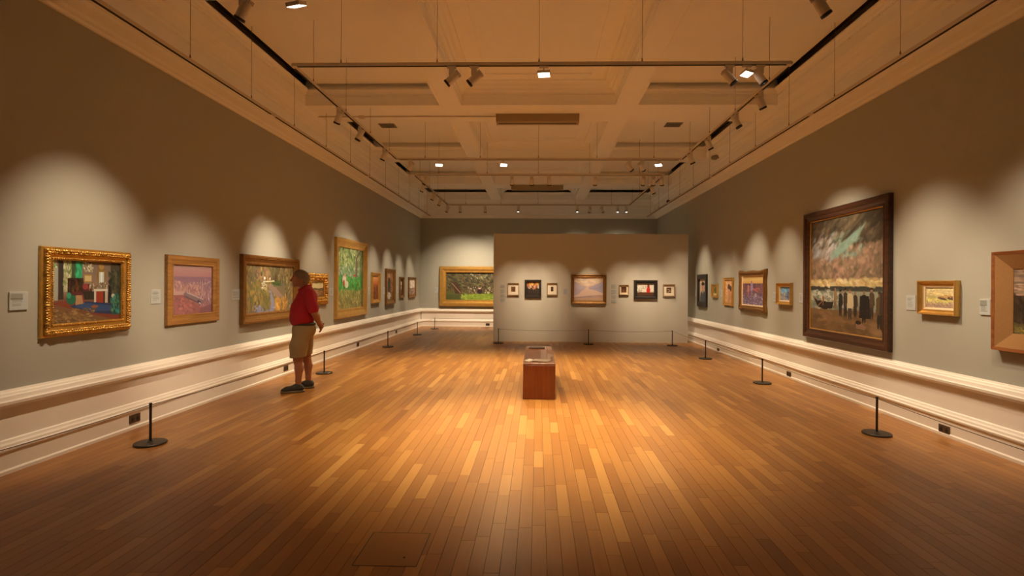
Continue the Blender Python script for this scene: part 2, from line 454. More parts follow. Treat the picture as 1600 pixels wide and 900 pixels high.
# ------------------------------------------------------------------ painted surfaces: a small brush engine writing vertex colours
class Paint:
    def __init__(s, w, h, base, seed=1):
        s.w, s.h = w, h
        s.a = np.ones((h, w, 3)) * np.array(base, float)
        s.Y, s.X = np.mgrid[0:h, 0:w]
        s.U, s.V = (s.X + 0.5) / w, (s.Y + 0.5) / h
        s.r = np.random.RandomState(seed)
        s.asp = w / h
    def mix(s, m, c, a=1.0):
        m = np.clip(m, 0, 1)[..., None] * a
        s.a = s.a * (1 - m) + np.array(c, float) * m
        return s
    def grad(s, stops, u0=0, u1=1, v0=0, v1=1):
        vs = [q[0] for q in stops]
        g = np.stack([np.interp(s.V, vs, [q[1][k] for q in stops]) for k in range(3)], -1)
        m = ((s.U >= u0) & (s.U <= u1) & (s.V >= v0) & (s.V <= v1))[..., None]
        s.a = np.where(m, g, s.a)
        return s
    def ell(s, cx, cy, rx, ry, c, ang=0, soft=0.15, a=1.0):
        co, si = math.cos(ang), math.sin(ang)
        dx, dy = (s.U - cx) * s.asp, s.V - cy
        x, y = (dx * co + dy * si) / (rx * s.asp), (-dx * si + dy * co) / ry
        d = np.sqrt(x * x + y * y)
        return s.mix((1 - d) / soft + 0.5, c, a)
    def poly(s, pts, c, a=1.0):
        ins = np.zeros((s.h, s.w), bool)
        n = len(pts)
        for i in range(n):
            x0, y0 = pts[i]; x1, y1 = pts[(i + 1) % n]
            if y0 == y1: continue
            cond = ((s.V >= min(y0, y1)) & (s.V < max(y0, y1)))
            ins ^= cond & (s.U < x0 + (s.V - y0) * (x1 - x0) / (y1 - y0))
        return s.mix(ins.astype(float), c, a)
    def rect(s, u0, v0, u1, v1, c, a=1.0):
        return s.mix(((s.U >= u0) & (s.U < u1) & (s.V >= v0) & (s.V < v1)).astype(float), c, a)
    def line(s, x0, y0, x1, y1, t, c, a=1.0):
        dx, dy = (x1 - x0) * s.asp, y1 - y0
        L2 = dx * dx + dy * dy + 1e-9
        px, py = (s.U - x0) * s.asp, s.V - y0
        k = np.clip((px * dx + py * dy) / L2, 0, 1)
        d = np.hypot(px - k * dx, py - k * dy)
        return s.mix((t - d) * s.h + 0.5, c, a)
    def dabs(s, n, u0, v0, u1, v1, pal, size=0.02, ang=0.0, jit=0.5, a=0.8, stretch=2.2):
        n, size = int(n * 1.8), size * 0.72
        for _ in range(n):
            cx, cy = s.r.uniform(u0, u1), s.r.uniform(v0, v1)
            c = np.array(pal[s.r.randint(len(pal))], float) * s.r.uniform(0.85, 1.15)
            sz = size * s.r.uniform(0.5, 1.5); th = ang + s.r.uniform(-jit, jit)
            R = sz * stretch * 1.3
            i0, i1 = max(0, int((cx - R / s.asp) * s.w)), min(s.w, int((cx + R / s.asp) * s.w) + 2)
            j0, j1 = max(0, int((cy - R) * s.h)), min(s.h, int((cy + R) * s.h) + 2)
            if i0 >= i1 or j0 >= j1: continue
            dx, dy = (s.U[j0:j1, i0:i1] - cx) * s.asp, s.V[j0:j1, i0:i1] - cy
            co, si = math.cos(th), math.sin(th)
            d = np.sqrt(((dx * co + dy * si) / (sz * stretch)) ** 2 + ((-dx * si + dy * co) / sz) ** 2)
            m = np.clip((1 - d) / 0.4 + 0.3, 0, 1)[..., None] * a
            s.a[j0:j1, i0:i1] = s.a[j0:j1, i0:i1] * (1 - m) + c * m
        return s
    def soften(s, v0, v1, n=1):
        for _ in range(n):
            p = np.pad(s.a, ((1, 1), (1, 1), (0, 0)), mode='edge')
            b = sum(p[i:i + s.h, j:j + s.w] for i in range(3) for j in range(3)) / 9.0
            m = ((s.V >= v0) & (s.V < v1))[..., None]
            s.a = np.where(m, b, s.a)
        return s
    def man(s, x, y, h, coat, legs, skin=(190, 140, 105), hat=None, w=0.17, face=0):
        """a small painted standing figure, feet at (x, y)"""
        q = h / s.asp
        s.ell(x - 0.045 * q, y - 0.22 * h, 0.05 * q, 0.24 * h, legs); s.ell(x + 0.05 * q, y - 0.22 * h, 0.05 * q, 0.24 * h, legs)
        s.poly([(x - w * 0.55 * q, y - 0.80 * h), (x + w * 0.55 * q, y - 0.80 * h), (x + w * 0.72 * q, y - 0.36 * h), (x - w * 0.68 * q, y - 0.36 * h)], coat)
        s.ell(x, y - 0.76 * h, w * 0.62 * q, 0.09 * h, coat)
        s.line(x + w * 0.6 * q, y - 0.76 * h, x + w * 0.78 * q, y - 0.45 * h, 0.03 * h, coat)
        s.ell(x + face * q, y - 0.90 * h, 0.055 * q, 0.065 * h, skin)
        if hat: s.ell(x + face * q, y - 0.955 * h, 0.075 * q, 0.035 * h, hat)
        return s

def paint_mesh(name, P, w, h, y, material):
    """a grid facing local -Y carrying the painted colours"""
    nx, nz = P.w, P.h
    xs = (np.arange(nx + 1) / nx - 0.5) * w; zs = (0.5 - np.arange(nz + 1) / nz) * h
    X, Z = np.meshgrid(xs, zs)
    co = np.stack([X, np.full_like(X, y), Z], -1).reshape(-1, 3)
    i = np.arange(nz)[:, None] * (nx + 1) + np.arange(nx)[None, :]
    fs = np.stack([i, i + nx + 1, i + nx + 2, i + 1], -1).reshape(-1, 4)
    me = bpy.data.meshes.new(name)
    me.vertices.add(len(co)); me.vertices.foreach_set('co', co.ravel())
    me.loops.add(fs.size); me.loops.foreach_set('vertex_index', fs.ravel().astype(np.int32))
    me.polygons.add(len(fs)); me.polygons.foreach_set('loop_start', np.arange(0, fs.size, 4, dtype=np.int32))
    me.update(calc_edges=True)
    c = np.clip(P.a, 0, 255) / 255.0
    c = np.where(c <= 0.04045, c / 12.92, ((c + 0.055) / 1.055) ** 2.4).reshape(-1, 3)
    c = np.clip(c * np.array((0.92, 1.13, 1.46)), 0, 0.95)
    rgba = np.concatenate([np.repeat(c, 4, 0), np.ones((fs.shape[0] * 4, 1))], 1)
    at = me.color_attributes.new('paint', 'FLOAT_COLOR', 'CORNER')
    at.data.foreach_set('color', rgba.ravel().astype(np.float32))
    me.materials.append(material)
    return me

# --- the pictures' content (sRGB as seen in the lamps' light)
def art_drawing_room(P):
    P.grad([(0, (120, 98, 82)), (0.5, (150, 122, 102)), (0.62, (120, 80, 60)), (1, (128, 92, 56))])
    P.rect(0, 0, 0.07, 0.6, (170, 170, 130)).dabs(60, 0, 0.1, 0.07, 0.5, [(120, 150, 60), (200, 205, 170), (70, 110, 40)], 0.02, 1.5)
    P.rect(0.03, 0.12, 0.085, 0.64, (165, 160, 140)).rect(0.09, 0, 0.16, 0.62, (58, 50, 44)).rect(0.16, 0.0, 0.27, 0.5, (170, 160, 112)).dabs(50, 0.16, 0, 0.27, 0.48, [(190, 180, 130), (120, 130, 70), (205, 200, 160)], 0.018, 1.5)
    P.rect(0.265, 0, 0.33, 0.4, (64, 82, 52)).rect(0.32, 0, 0.41, 0.33, (28, 128, 84)).dabs(16, 0.33, 0.02, 0.40, 0.28, [(60, 180, 120), (20, 100, 66)], 0.035, 1.57, 0.05)
    P.rect(0.21, 0.28, 0.43, 0.56, (52, 30, 24)).rect(0.32, 0.30, 0.36, 0.54, (96, 44, 28)).dabs(20, 0.22, 0.3, 0.42, 0.5, [(70, 60, 34), (110, 60, 36), (36, 22, 20)], 0.02, 1.5)
    P.dabs(70, 0.43, 0.02, 0.57, 0.16, [(190, 170, 130), (110, 90, 60), (220, 205, 170)], 0.012, 1.0)
    P.rect(0.44, 0.22, 0.56, 0.35, (170, 130, 70)).rect(0.455, 0.24, 0.545, 0.33, (205, 180, 120))
    P.ell(0.70, 0.22, 0.07, 0.16, (128, 98, 50)).rect(0.645, 0.14, 0.76, 0.37, (140, 108, 58)).rect(0.665, 0.17, 0.74, 0.36, (196, 196, 182)).rect(0.69, 0.17, 0.715, 0.36, (225, 225, 210)).ell(0.70, 0.08, 0.04, 0.05, (170, 130, 70))
    P.rect(0.85, 0, 1, 0.75, (72, 64, 50)).dabs(70, 0.82, 0.15, 1, 0.7, [(52, 66, 44), (88, 84, 60), (40, 44, 36)], 0.025, 1.3)
    P.rect(0.42, 0.38, 0.56, 0.52, (84, 40, 40)).ell(0.46, 0.42, 0.04, 0.05, (150, 60, 60)).rect(0.42, 0.50, 0.60, 0.64, (46, 42, 34))
    P.dabs(40, 0.5, 0.36, 0.8, 0.46, [(200, 180, 150), (150, 110, 70), (90, 90, 70)], 0.014, 1.4)
    P.rect(0.585, 0.46, 0.80, 0.50, (214, 200, 176)).rect(0.59, 0.50, 0.63, 0.70, (205, 190, 168)).rect(0.76, 0.50, 0.80, 0.70, (190, 176, 156)).rect(0.63, 0.50, 0.76, 0.70, (60, 34, 28)).rect(0.62, 0.50, 0.73, 0.70, (158, 60, 38))
    P.rect(0.81, 0.42, 0.86, 0.70, (34, 32, 32))
    P.poly([(0.0, 0.68), (0.2, 0.64), (1, 0.86), (1, 1), (0.85, 0.98), (0.25, 0.78)], (132, 62, 42))
    P.poly([(0.24, 0.74), (0.42, 0.66), (0.9, 0.72), (1, 0.80), (1, 0.92), (0.55, 0.86)], (38, 58, 92)).poly([(0.30, 0.745), (0.43, 0.69), (0.86, 0.75), (0.92, 0.85), (0.56, 0.83)], (50, 78, 116)).ell(0.60, 0.755, 0.055, 0.025, (150, 90, 62))
    P.ell(0.26, 0.62, 0.065, 0.09, (30, 104, 74)).ell(0.23, 0.56, 0.03, 0.05, (60, 150, 110)).poly([(0.33, 0.55), (0.42, 0.54), (0.43, 0.70), (0.32, 0.72)], (176, 134, 92)).line(0.42, 0.55, 0.44, 0.68, 0.014, (140, 60, 50)).rect(0.27, 0.50, 0.42, 0.56, (92, 44, 44))
    P.ell(0.93, 0.66, 0.08, 0.12, (40, 92, 92)).ell(0.91, 0.80, 0.05, 0.12, (44, 96, 74)).ell(0.89, 0.58, 0.03, 0.035, (190, 190, 170)).dabs(40, 0.85, 0.6, 1, 0.9, [(60, 140, 130), (30, 70, 60), (90, 130, 80)], 0.02, 1.2)
    P.dabs(110, 0, 0.78, 0.6, 1, [(140, 104, 62), (118, 82, 48), (166, 128, 80)], 0.02, 0.3)
def art_pink_harbour(P):
    P.grad([(0, (142, 120, 118)), (0.05, (190, 142, 132)), (0.22, (182, 130, 128)), (0.24, (150, 112, 124)), (0.4, (158, 118, 126)), (0.62, (176, 130, 128)), (1, (160, 104, 100))])
    P.poly([(0, 0.30), (0.2, 0.33), (0.3, 0.40), (0.55, 0.38), (0.75, 0.45), (0.75, 0.62), (0, 0.62)], (190, 142, 130)).dabs(130, 0.02, 0.34, 0.68, 0.58, [(206, 160, 146), (168, 122, 122), (190, 138, 126), (148, 108, 114)], 0.018, 1.5)
    P.rect(0, 0.535, 0.3, 0.60, (198, 156, 144)).poly([(0, 0.60), (0.25, 0.60), (0.6, 0.80), (0.75, 0.88), (0.7, 1), (0, 1)], (164, 102, 96)).dabs(70, 0, 0.64, 0.55, 1, [(172, 106, 98), (156, 98, 98), (178, 114, 102)], 0.03, 0.3)
    P.dabs(90, 0.66, 0.28, 1, 0.85, [(150, 110, 122), (176, 130, 134), (196, 156, 152), (134, 98, 112)], 0.02, 1.5)
    P.poly([(0.27, 0.57), (0.36, 0.54), (0.78, 0.72), (0.78, 0.80), (0.66, 0.80), (0.28, 0.64)], (140, 116, 118)).line(0.36, 0.56, 0.76, 0.71, 0.012, (196, 172, 164)).line(0.30, 0.63, 0.64, 0.78, 0.012, (104, 82, 90)).ell(0.66, 0.76, 0.05, 0.03, (92, 72, 84), 0.4).ell(0.68, 0.79, 0.03, 0.012, (214, 200, 196), 0.4)
    P.line(0.75, 0.32, 0.75, 0.6, 0.008, (206, 172, 164)).line(0.73, 0.4, 0.98, 0.33, 0.006, (200, 166, 160)).ell(0.92, 0.70, 0.02, 0.04, (206, 176, 166)).poly([(0.7, 0.9), (1, 0.82), (1, 1), (0.66, 1)], (140, 92, 98))
def art_river_garden(P):
    P.grad([(0, (128, 108, 70)), (0.35, (116, 100, 74)), (0.6, (124, 106, 76)), (1, (120, 104, 84))])
    P.poly([(0.2, 0.12), (0.46, 0.1), (0.46, 0.34), (0.2, 0.32)], (168, 128, 98)).poly([(0.18, 0.13), (0.32, 0.03), (0.48, 0.11)], (150, 100, 74)).ell(0.29, 0.2, 0.02, 0.03, (90, 66, 50)).ell(0.37, 0.2, 0.02, 0.03, (90, 66, 50))
    P.dabs(150, 0, 0, 1, 0.34, [(150, 124, 62), (92, 96, 54), (176, 140, 74), (120, 88, 60), (88, 76, 58)], 0.03, 1.4)
    P.rect(0.56, 0.03, 0.64, 0.34, (82, 66, 46)).dabs(30, 0.5, 0.02, 0.68, 0.3, [(84, 74, 48), (110, 92, 56)], 0.03, 1.5)
    P.dabs(220, 0, 0.35, 0.6, 0.95, [(140, 120, 62), (118, 116, 60), (160, 122, 60), (98, 98, 62), (170, 138, 70)], 0.035, 1.5, 0.25)
    P.poly([(0.40, 0.42), (0.52, 0.40), (0.88, 0.80), (0.75, 0.84), (0.55, 0.62)], (150, 122, 100)).poly([(0.44, 0.52), (0.5, 0.56), (0.62, 0.95), (0.5, 1), (0.2, 1), (0.25, 0.88), (0.5, 0.85)], (142, 134, 150)).dabs(50, 0.16, 0.86, 0.62, 1.0, [(150, 144, 164), (120, 116, 130)], 0.02, 0.2)
    P.ell(0.62, 0.38, 0.10, 0.055, (74, 90, 46)).dabs(20, 0.53, 0.34, 0.72, 0.44, [(86, 104, 52), (60, 76, 40)], 0.02, 0.1)
    P.line(0.33, 0.35, 0.56, 0.33, 0.012, (230, 220, 190)).ell(0.36, 0.27, 0.02, 0.03, (236, 226, 200)).ell(0.47, 0.28, 0.012, 0.03, (220, 205, 170)).dabs(22, 0.30, 0.37, 0.40, 0.52, [(230, 218, 186), (196, 176, 140)], 0.014, 0.3)
    P.ell(0.86, 0.42, 0.055, 0.26, (90, 86, 56)).ell(0.86, 0.42, 0.03, 0.2, (120, 112, 72)).dabs(70, 0.8, 0.05, 1, 1, [(150, 128, 74), (104, 92, 62), (176, 140, 84)], 0.028, 1.5)
    P.dabs(90, 0.58, 0.72, 0.86, 1, [(200, 142, 60), (176, 120, 52), (214, 160, 78), (128, 98, 60)], 0.03, 1.4, 0.3)
    P.dabs(50, 0.3, 0.6, 0.48, 0.95, [(110, 104, 56), (130, 112, 60)], 0.03, 1.5)
def art_small_cottage(P):
    P.grad([(0, (226, 205, 150)), (0.4, (215, 190, 130)), (0.55, (150, 105, 62)), (1, (130, 86, 50))])
    P.poly([(0, 0.5), (0.3, 0.42), (0.6, 0.48), (1, 0.4), (1, 0.6), (0, 0.6)], (104, 82, 56)).rect(0.2, 0.55, 0.6, 0.8, (170, 120, 76)).dabs(20, 0, 0.6, 1, 1, [(150, 104, 66), (112, 80, 50), (190, 150, 110)], 0.04)
def art_orchard(P):
    P.grad([(0, (96, 110, 60)), (0.35, (120, 132, 84)), (0.6, (70, 140, 58)), (0.72, (110, 130, 66)), (1, (150, 132, 72))])
    P.dabs(260, 0, 0, 1, 0.35, [(96, 128, 52), (150, 164, 92), (70, 92, 46), (176, 172, 118), (128, 140, 74), (196, 190, 140)], 0.022, 1.2, 0.8)
    P.dabs(120, 0, 0.3, 0.85, 0.55, [(150, 156, 130), (176, 166, 144), (110, 150, 90), (168, 178, 160), (86, 120, 66)], 0.02, 0.4, 0.8)
    P.rect(0.68, 0.15, 0.76, 0.56, (112, 92, 76)).line(0.72, 0.15, 0.9, 0.0, 0.02, (100, 84, 66)).line(0.74, 0.5, 0.76, 0.62, 0.012, (92, 74, 60))
    P.dabs(220, 0, 0.48, 1, 0.72, [(56, 148, 56), (80, 168, 70), (40, 116, 48), (110, 160, 70)], 0.022, 1.3, 0.6)
    P.ell(0.24, 0.52, 0.07, 0.07, (216, 196, 166)).ell(0.22, 0.58, 0.035, 0.055, (170, 66, 44)).ell(0.26, 0.45, 0.03, 0.03, (190, 140, 104)).ell(0.33, 0.6, 0.07, 0.06, (206, 198, 160)).ell(0.63, 0.45, 0.05, 0.02, (176, 80, 60))
    P.dabs(300, 0, 0.70, 1, 1, [(176, 150, 84), (150, 136, 70), (196, 172, 104), (112, 122, 58), (134, 108, 56)], 0.02, 1.4, 0.8)
    P.rect(0.93, 0, 1, 1, (60, 66, 42), 0.4)
def art_red_figures(P):
    P.grad([(0, (230, 160, 100)), (0.3, (214, 120, 66)), (0.5, (150, 66, 36)), (1, (120, 64, 36))])
    P.dabs(60, 0, 0.4, 1, 1, [(160, 80, 44), (96, 52, 34), (186, 100, 58)], 0.04, 1.4).man(0.4, 0.8, 0.4, (90, 50, 36), (80, 46, 34)).man(0.65, 0.78, 0.35, (150, 70, 44), (90, 50, 34))
def art_dark_lady(P):
    P.grad([(0, (176, 120, 78)), (0.4, (150, 96, 58)), (1, (110, 72, 46))])
    P.dabs(60, 0, 0, 1, 0.9, [(160, 110, 70), (120, 80, 50), (186, 130, 86)], 0.05, 1.4).ell(0.42, 0.45, 0.2, 0.3, (44, 48, 50)).ell(0.42, 0.12, 0.1, 0.06, (190, 140, 104)).ell(0.42, 0.84, 0.24, 0.12, (220, 205, 180)).dabs(16, 0.25, 0.7, 0.7, 0.95, [(226, 214, 190), (150, 130, 110)], 0.03)
def art_night_figure(P):
    P.grad([(0, (64, 36, 24)), (1, (40, 24, 18))])
    P.ell(0.5, 0.28, 0.16, 0.14, (226, 200, 170)).poly([(0.35, 0.4), (0.65, 0.4), (0.75, 0.85), (0.3, 0.85)], (100, 80, 68)).ell(0.5, 0.55, 0.14, 0.12, (190, 166, 150)).dabs(12, 0.2, 0.6, 0.8, 0.95, [(120, 80, 60), (70, 44, 32)], 0.05)
def art_bright_shore(P):
    P.grad([(0, (232, 205, 176)), (0.5, (240, 216, 190)), (0.58, (150, 112, 96)), (1, (170, 124, 92))])
    P.dabs(50, 0, 0.55, 1, 1, [(110, 84, 76), (206, 176, 150), (150, 110, 80), (226, 206, 184)], 0.04, 0.2).dabs(30, 0, 0.1, 1, 0.5, [(246, 226, 204), (226, 196, 164)], 0.06)
def art_orchard_gathering(P):
    P.grad([(0, (92, 84, 50)), (0.5, (74, 62, 40)), (0.72, (96, 90, 44)), (1, (88, 96, 40))])
    P.dabs(40, 0.40, 0.0, 1, 0.2, [(226, 214, 176), (204, 190, 146)], 0.045, 0.2)
    P.dabs(330, 0, 0, 1, 0.55, [(64, 62, 36), (92, 88, 48), (48, 42, 28), (118, 108, 62), (80, 64, 42), (104, 76, 50)], 0.035, 0.7, 0.9)
    P.dabs(60, 0, 0.5, 1, 0.75, [(96, 62, 48), (70, 48, 36), (130, 96, 66), (60, 40, 34)], 0.03, 0.3)
    P.poly([(0.1, 0.35), (0.18, 0.35), (0.27, 0.78), (0.15, 0.78)], (72, 46, 34)).line(0.10, 0.4, 0.24, 0.75, 0.014, (160, 120, 90))
    P.ell(0.60, 0.90, 0.36, 0.13, (136, 150, 46)).dabs(60, 0.25, 0.78, 0.95, 1, [(150, 166, 56), (116, 134, 44), (166, 174, 74)], 0.03, 0.1)
    P.dabs(40, 0.35, 0.52, 0.75, 0.74, [(204, 176, 140), (60, 34, 36), (120, 60, 50), (226, 210, 180), (40, 28, 30)], 0.018, 1.4)
    P.ell(0.56, 0.68, 0.04, 0.1, (46, 28, 36)).ell(0.56, 0.58, 0.02, 0.03, (214, 170, 140)).dabs(24, 0.7, 0.55, 1, 0.8, [(206, 196, 130), (110, 84, 60), (160, 150, 90)], 0.025)
    P.rect(0, 0.8, 0.25, 1, (70, 72, 40), 0.5)
def art_sepia_study(P):
    P.grad([(0, (140, 92, 50)), (1, (96, 58, 30))]).dabs(40, 0, 0, 1, 1, [(84, 46, 24), (160, 110, 60), (60, 34, 20), (120, 74, 40)], 0.07, 1.2)
def art_umber_study(P):
    P.grad([(0, (84, 50, 32)), (1, (66, 38, 24))]).dabs(24, 0, 0, 1, 1, [(70, 40, 26), (96, 60, 40), (56, 32, 22)], 0.09, 1.2)
def art_red_study(P):
    P.grad([(0, (70, 32, 18)), (1, (90, 44, 20))]).poly([(0.35, 0.2), (0.5, 0.15), (0.75, 0.85), (0.3, 0.85)], (150, 84, 52)).dabs(20, 0, 0, 1, 1, [(64, 34, 20), (110, 60, 30)], 0.06)
def art_dance_study(P):
    P.grad([(0, (84, 50, 26)), (1, (100, 62, 30))]).line(0.3, 0.9, 0.6, 0.6, 0.06, (196, 160, 110)).ell(0.35, 0.35, 0.12, 0.12, (190, 140, 90)).line(0.55, 0.3, 0.75, 0.7, 0.06, (206, 170, 126)).dabs(16, 0, 0, 1, 1, [(70, 40, 22), (140, 96, 56)], 0.06)
def art_stage_flowers(P):
    P.grad([(0, (196, 130, 62)), (0.3, (190, 112, 52)), (0.5, (70, 44, 30)), (1, (36, 28, 26))])
    P.dabs(16, 0.05, 0, 0.95, 0.35, [(214, 150, 74), (150, 80, 40), (226, 170, 96)], 0.07, 1.5, 0.1).dabs(40, 0.1, 0.3, 0.95, 0.55, [(216, 190, 160), (190, 96, 56), (230, 150, 100), (120, 60, 40)], 0.05, 1.3).dabs(60, 0, 0.5, 1, 1, [(40, 34, 30), (30, 26, 26), (64, 48, 38)], 0.05, 1.4)
def art_lake(P):
    P.grad([(0, (236, 202, 166)), (0.25, (232, 192, 162)), (0.45, (226, 186, 160)), (1, (222, 182, 150))])
    P.dabs(50, 0, 0, 1, 0.3, [(240, 208, 170), (228, 190, 160)], 0.07, 0.1, 0.2, 0.5)
    P.poly([(0, 0.2), (0.08, 0.2), (0.25, 0.33), (0.42, 0.40), (0.36, 0.5), (0.22, 0.62), (0.18, 0.72), (0, 0.8)], (196, 172, 168)).poly([(0, 0.42), (0.18, 0.5), (0.3, 0.52), (0.15, 0.7), (0, 0.78)], (186, 160, 162))
    P.poly([(1, 0.16), (0.9, 0.22), (0.7, 0.33), (0.5, 0.42), (0.52, 0.5), (0.75, 0.56), (1, 0.68)], (184, 164, 168)).poly([(1, 0.3), (0.8, 0.42), (0.62, 0.47), (1, 0.56)], (176, 156, 164))
    P.poly([(0, 0.84), (0.35, 0.80), (0.7, 0.76), (1, 0.74), (1, 0.9), (0.5, 0.92), (0, 0.94)], (190, 150, 134)).poly([(0, 0.90), (1, 0.84), (1, 1), (0, 1)], (204, 160, 126)).line(0, 0.88, 0.6, 0.80, 0.012, (160, 130, 130))
def art_red_cloak(P):
    P.grad([(0, (226, 200, 168)), (0.6, (236, 214, 184)), (0.72, (206, 180, 150)), (0.74, (96, 58, 34)), (1, (88, 50, 30))])
    P.dabs(26, 0, 0.1, 0.6, 0.7, [(190, 170, 140), (240, 222, 196), (206, 186, 150)], 0.04, 1.0).dabs(10, 0, 0.5, 0.3, 0.72, [(150, 130, 110), (170, 150, 120)], 0.03, 1.2)
    P.ell(0.67, 0.55, 0.11, 0.26, (206, 34, 24)).poly([(0.60, 0.25), (0.74, 0.25), (0.77, 0.8), (0.57, 0.8)], (204, 36, 26)).ell(0.67, 0.2, 0.07, 0.13, (150, 30, 22)).ell(0.67, 0.11, 0.035, 0.05, (100, 50, 36)).poly([(0, 0.78), (0.2, 0.71), (0.5, 0.75), (1, 0.76), (1, 0.98), (0, 0.98)], (86, 48, 28))
def art_young_man(P):
    P.grad([(0, (222, 186, 150)), (1, (206, 166, 132))])
    P.poly([(0.14, 0.62), (0.4, 0.52), (0.66, 0.52), (0.9, 0.62), (0.95, 1), (0.06, 1)], (74, 80, 82)).poly([(0.44, 0.5), (0.6, 0.5), (0.52, 0.68)], (210, 200, 186)).rect(0.43, 0.40, 0.62, 0.53, (190, 132, 100)).ell(0.52, 0.34, 0.17, 0.13, (206, 140, 108)).ell(0.52, 0.21, 0.24, 0.07, (56, 36, 30)).ell(0.5, 0.17, 0.17, 0.06, (60, 38, 30)).ell(0.46, 0.335, 0.022, 0.01, (50, 34, 28)).ell(0.58, 0.335, 0.022, 0.01, (50, 34, 28)).ell(0.52, 0.42, 0.05, 0.01, (150, 70, 60)).line(0.52, 0.62, 0.52, 1, 0.01, (52, 56, 58))
def art_tiny_tree(P):
    P.grad([(0, (206, 178, 96)), (0.75, (170, 150, 70)), (0.78, (226, 200, 140)), (1, (236, 210, 150))]).ell(0.5, 0.45, 0.32, 0.32, (110, 96, 40)).dabs(14, 0.2, 0.2, 0.8, 0.7, [(90, 84, 34), (150, 130, 60)], 0.06)
def art_bending_figure(P):
    P.grad([(0, (226, 168, 112)), (1, (214, 150, 96))]).dabs(30, 0, 0, 1, 1, [(232, 180, 126), (206, 146, 94)], 0.05).ell(0.55, 0.32, 0.22, 0.13, (84, 62, 48), 0.5).ell(0.7, 0.38, 0.14, 0.13, (76, 56, 46)).ell(0.38, 0.33, 0.08, 0.04, (90, 62, 46)).ell(0.55, 0.55, 0.16, 0.16, (206, 140, 92)).line(0.52, 0.66, 0.42, 0.95, 0.03, (190, 128, 82)).line(0.62, 0.66, 0.6, 0.95, 0.03, (184, 122, 80))
def art_sunset_walkers(P):
    P.grad([(0, (214, 166, 100)), (0.12, (232, 190, 110)), (0.24, (222, 166, 96)), (0.255, (108, 70, 82)), (0.45, (130, 84, 92)), (0.7, (110, 92, 116)), (1, (120, 104, 130))])
    P.dabs(170, 0, 0.27, 1, 0.7, [(128, 76, 84), (96, 74, 96), (160, 92, 84), (84, 60, 76), (176, 120, 110)], 0.025, 0.4)
    P.dabs(180, 0, 0.68, 1, 1, [(124, 110, 144), (176, 150, 160), (96, 76, 104), (200, 180, 190), (150, 90, 84)], 0.022, 0.2)
    P.man(0.27, 0.72, 0.50, (200, 126, 122), (186, 112, 118), (96, 54, 44), None, 0.26).man(0.43, 0.71, 0.58, (168, 140, 170), (150, 122, 154), (92, 58, 52), None, 0.26).ell(0.62, 0.66, 0.07, 0.07, (206, 190, 190), 0, 0.3, 0.7).ell(0.65, 0.46, 0.06, 0.06, (196, 110, 100)).dabs(12, 0.5, 0.4, 0.8, 0.55, [(190, 96, 84), (206, 120, 100)], 0.025)
def art_blue_bay(P):
    P.grad([(0, (90, 130, 176)), (0.3, (130, 176, 200)), (0.5, (170, 190, 180)), (0.65, (120, 130, 150)), (1, (170, 160, 160))])
    P.dabs(60, 0, 0.4, 0.7, 1, [(196, 180, 140), (100, 124, 150), (210, 206, 200), (140, 112, 90)], 0.04, 0.3).dabs(40, 0.62, 0.2, 1, 0.9, [(78, 84, 130), (100, 96, 140), (70, 100, 150)], 0.045, 1.4).dabs(24, 0.1, 0.05, 0.6, 0.4, [(160, 206, 216), (110, 160, 200)], 0.05)
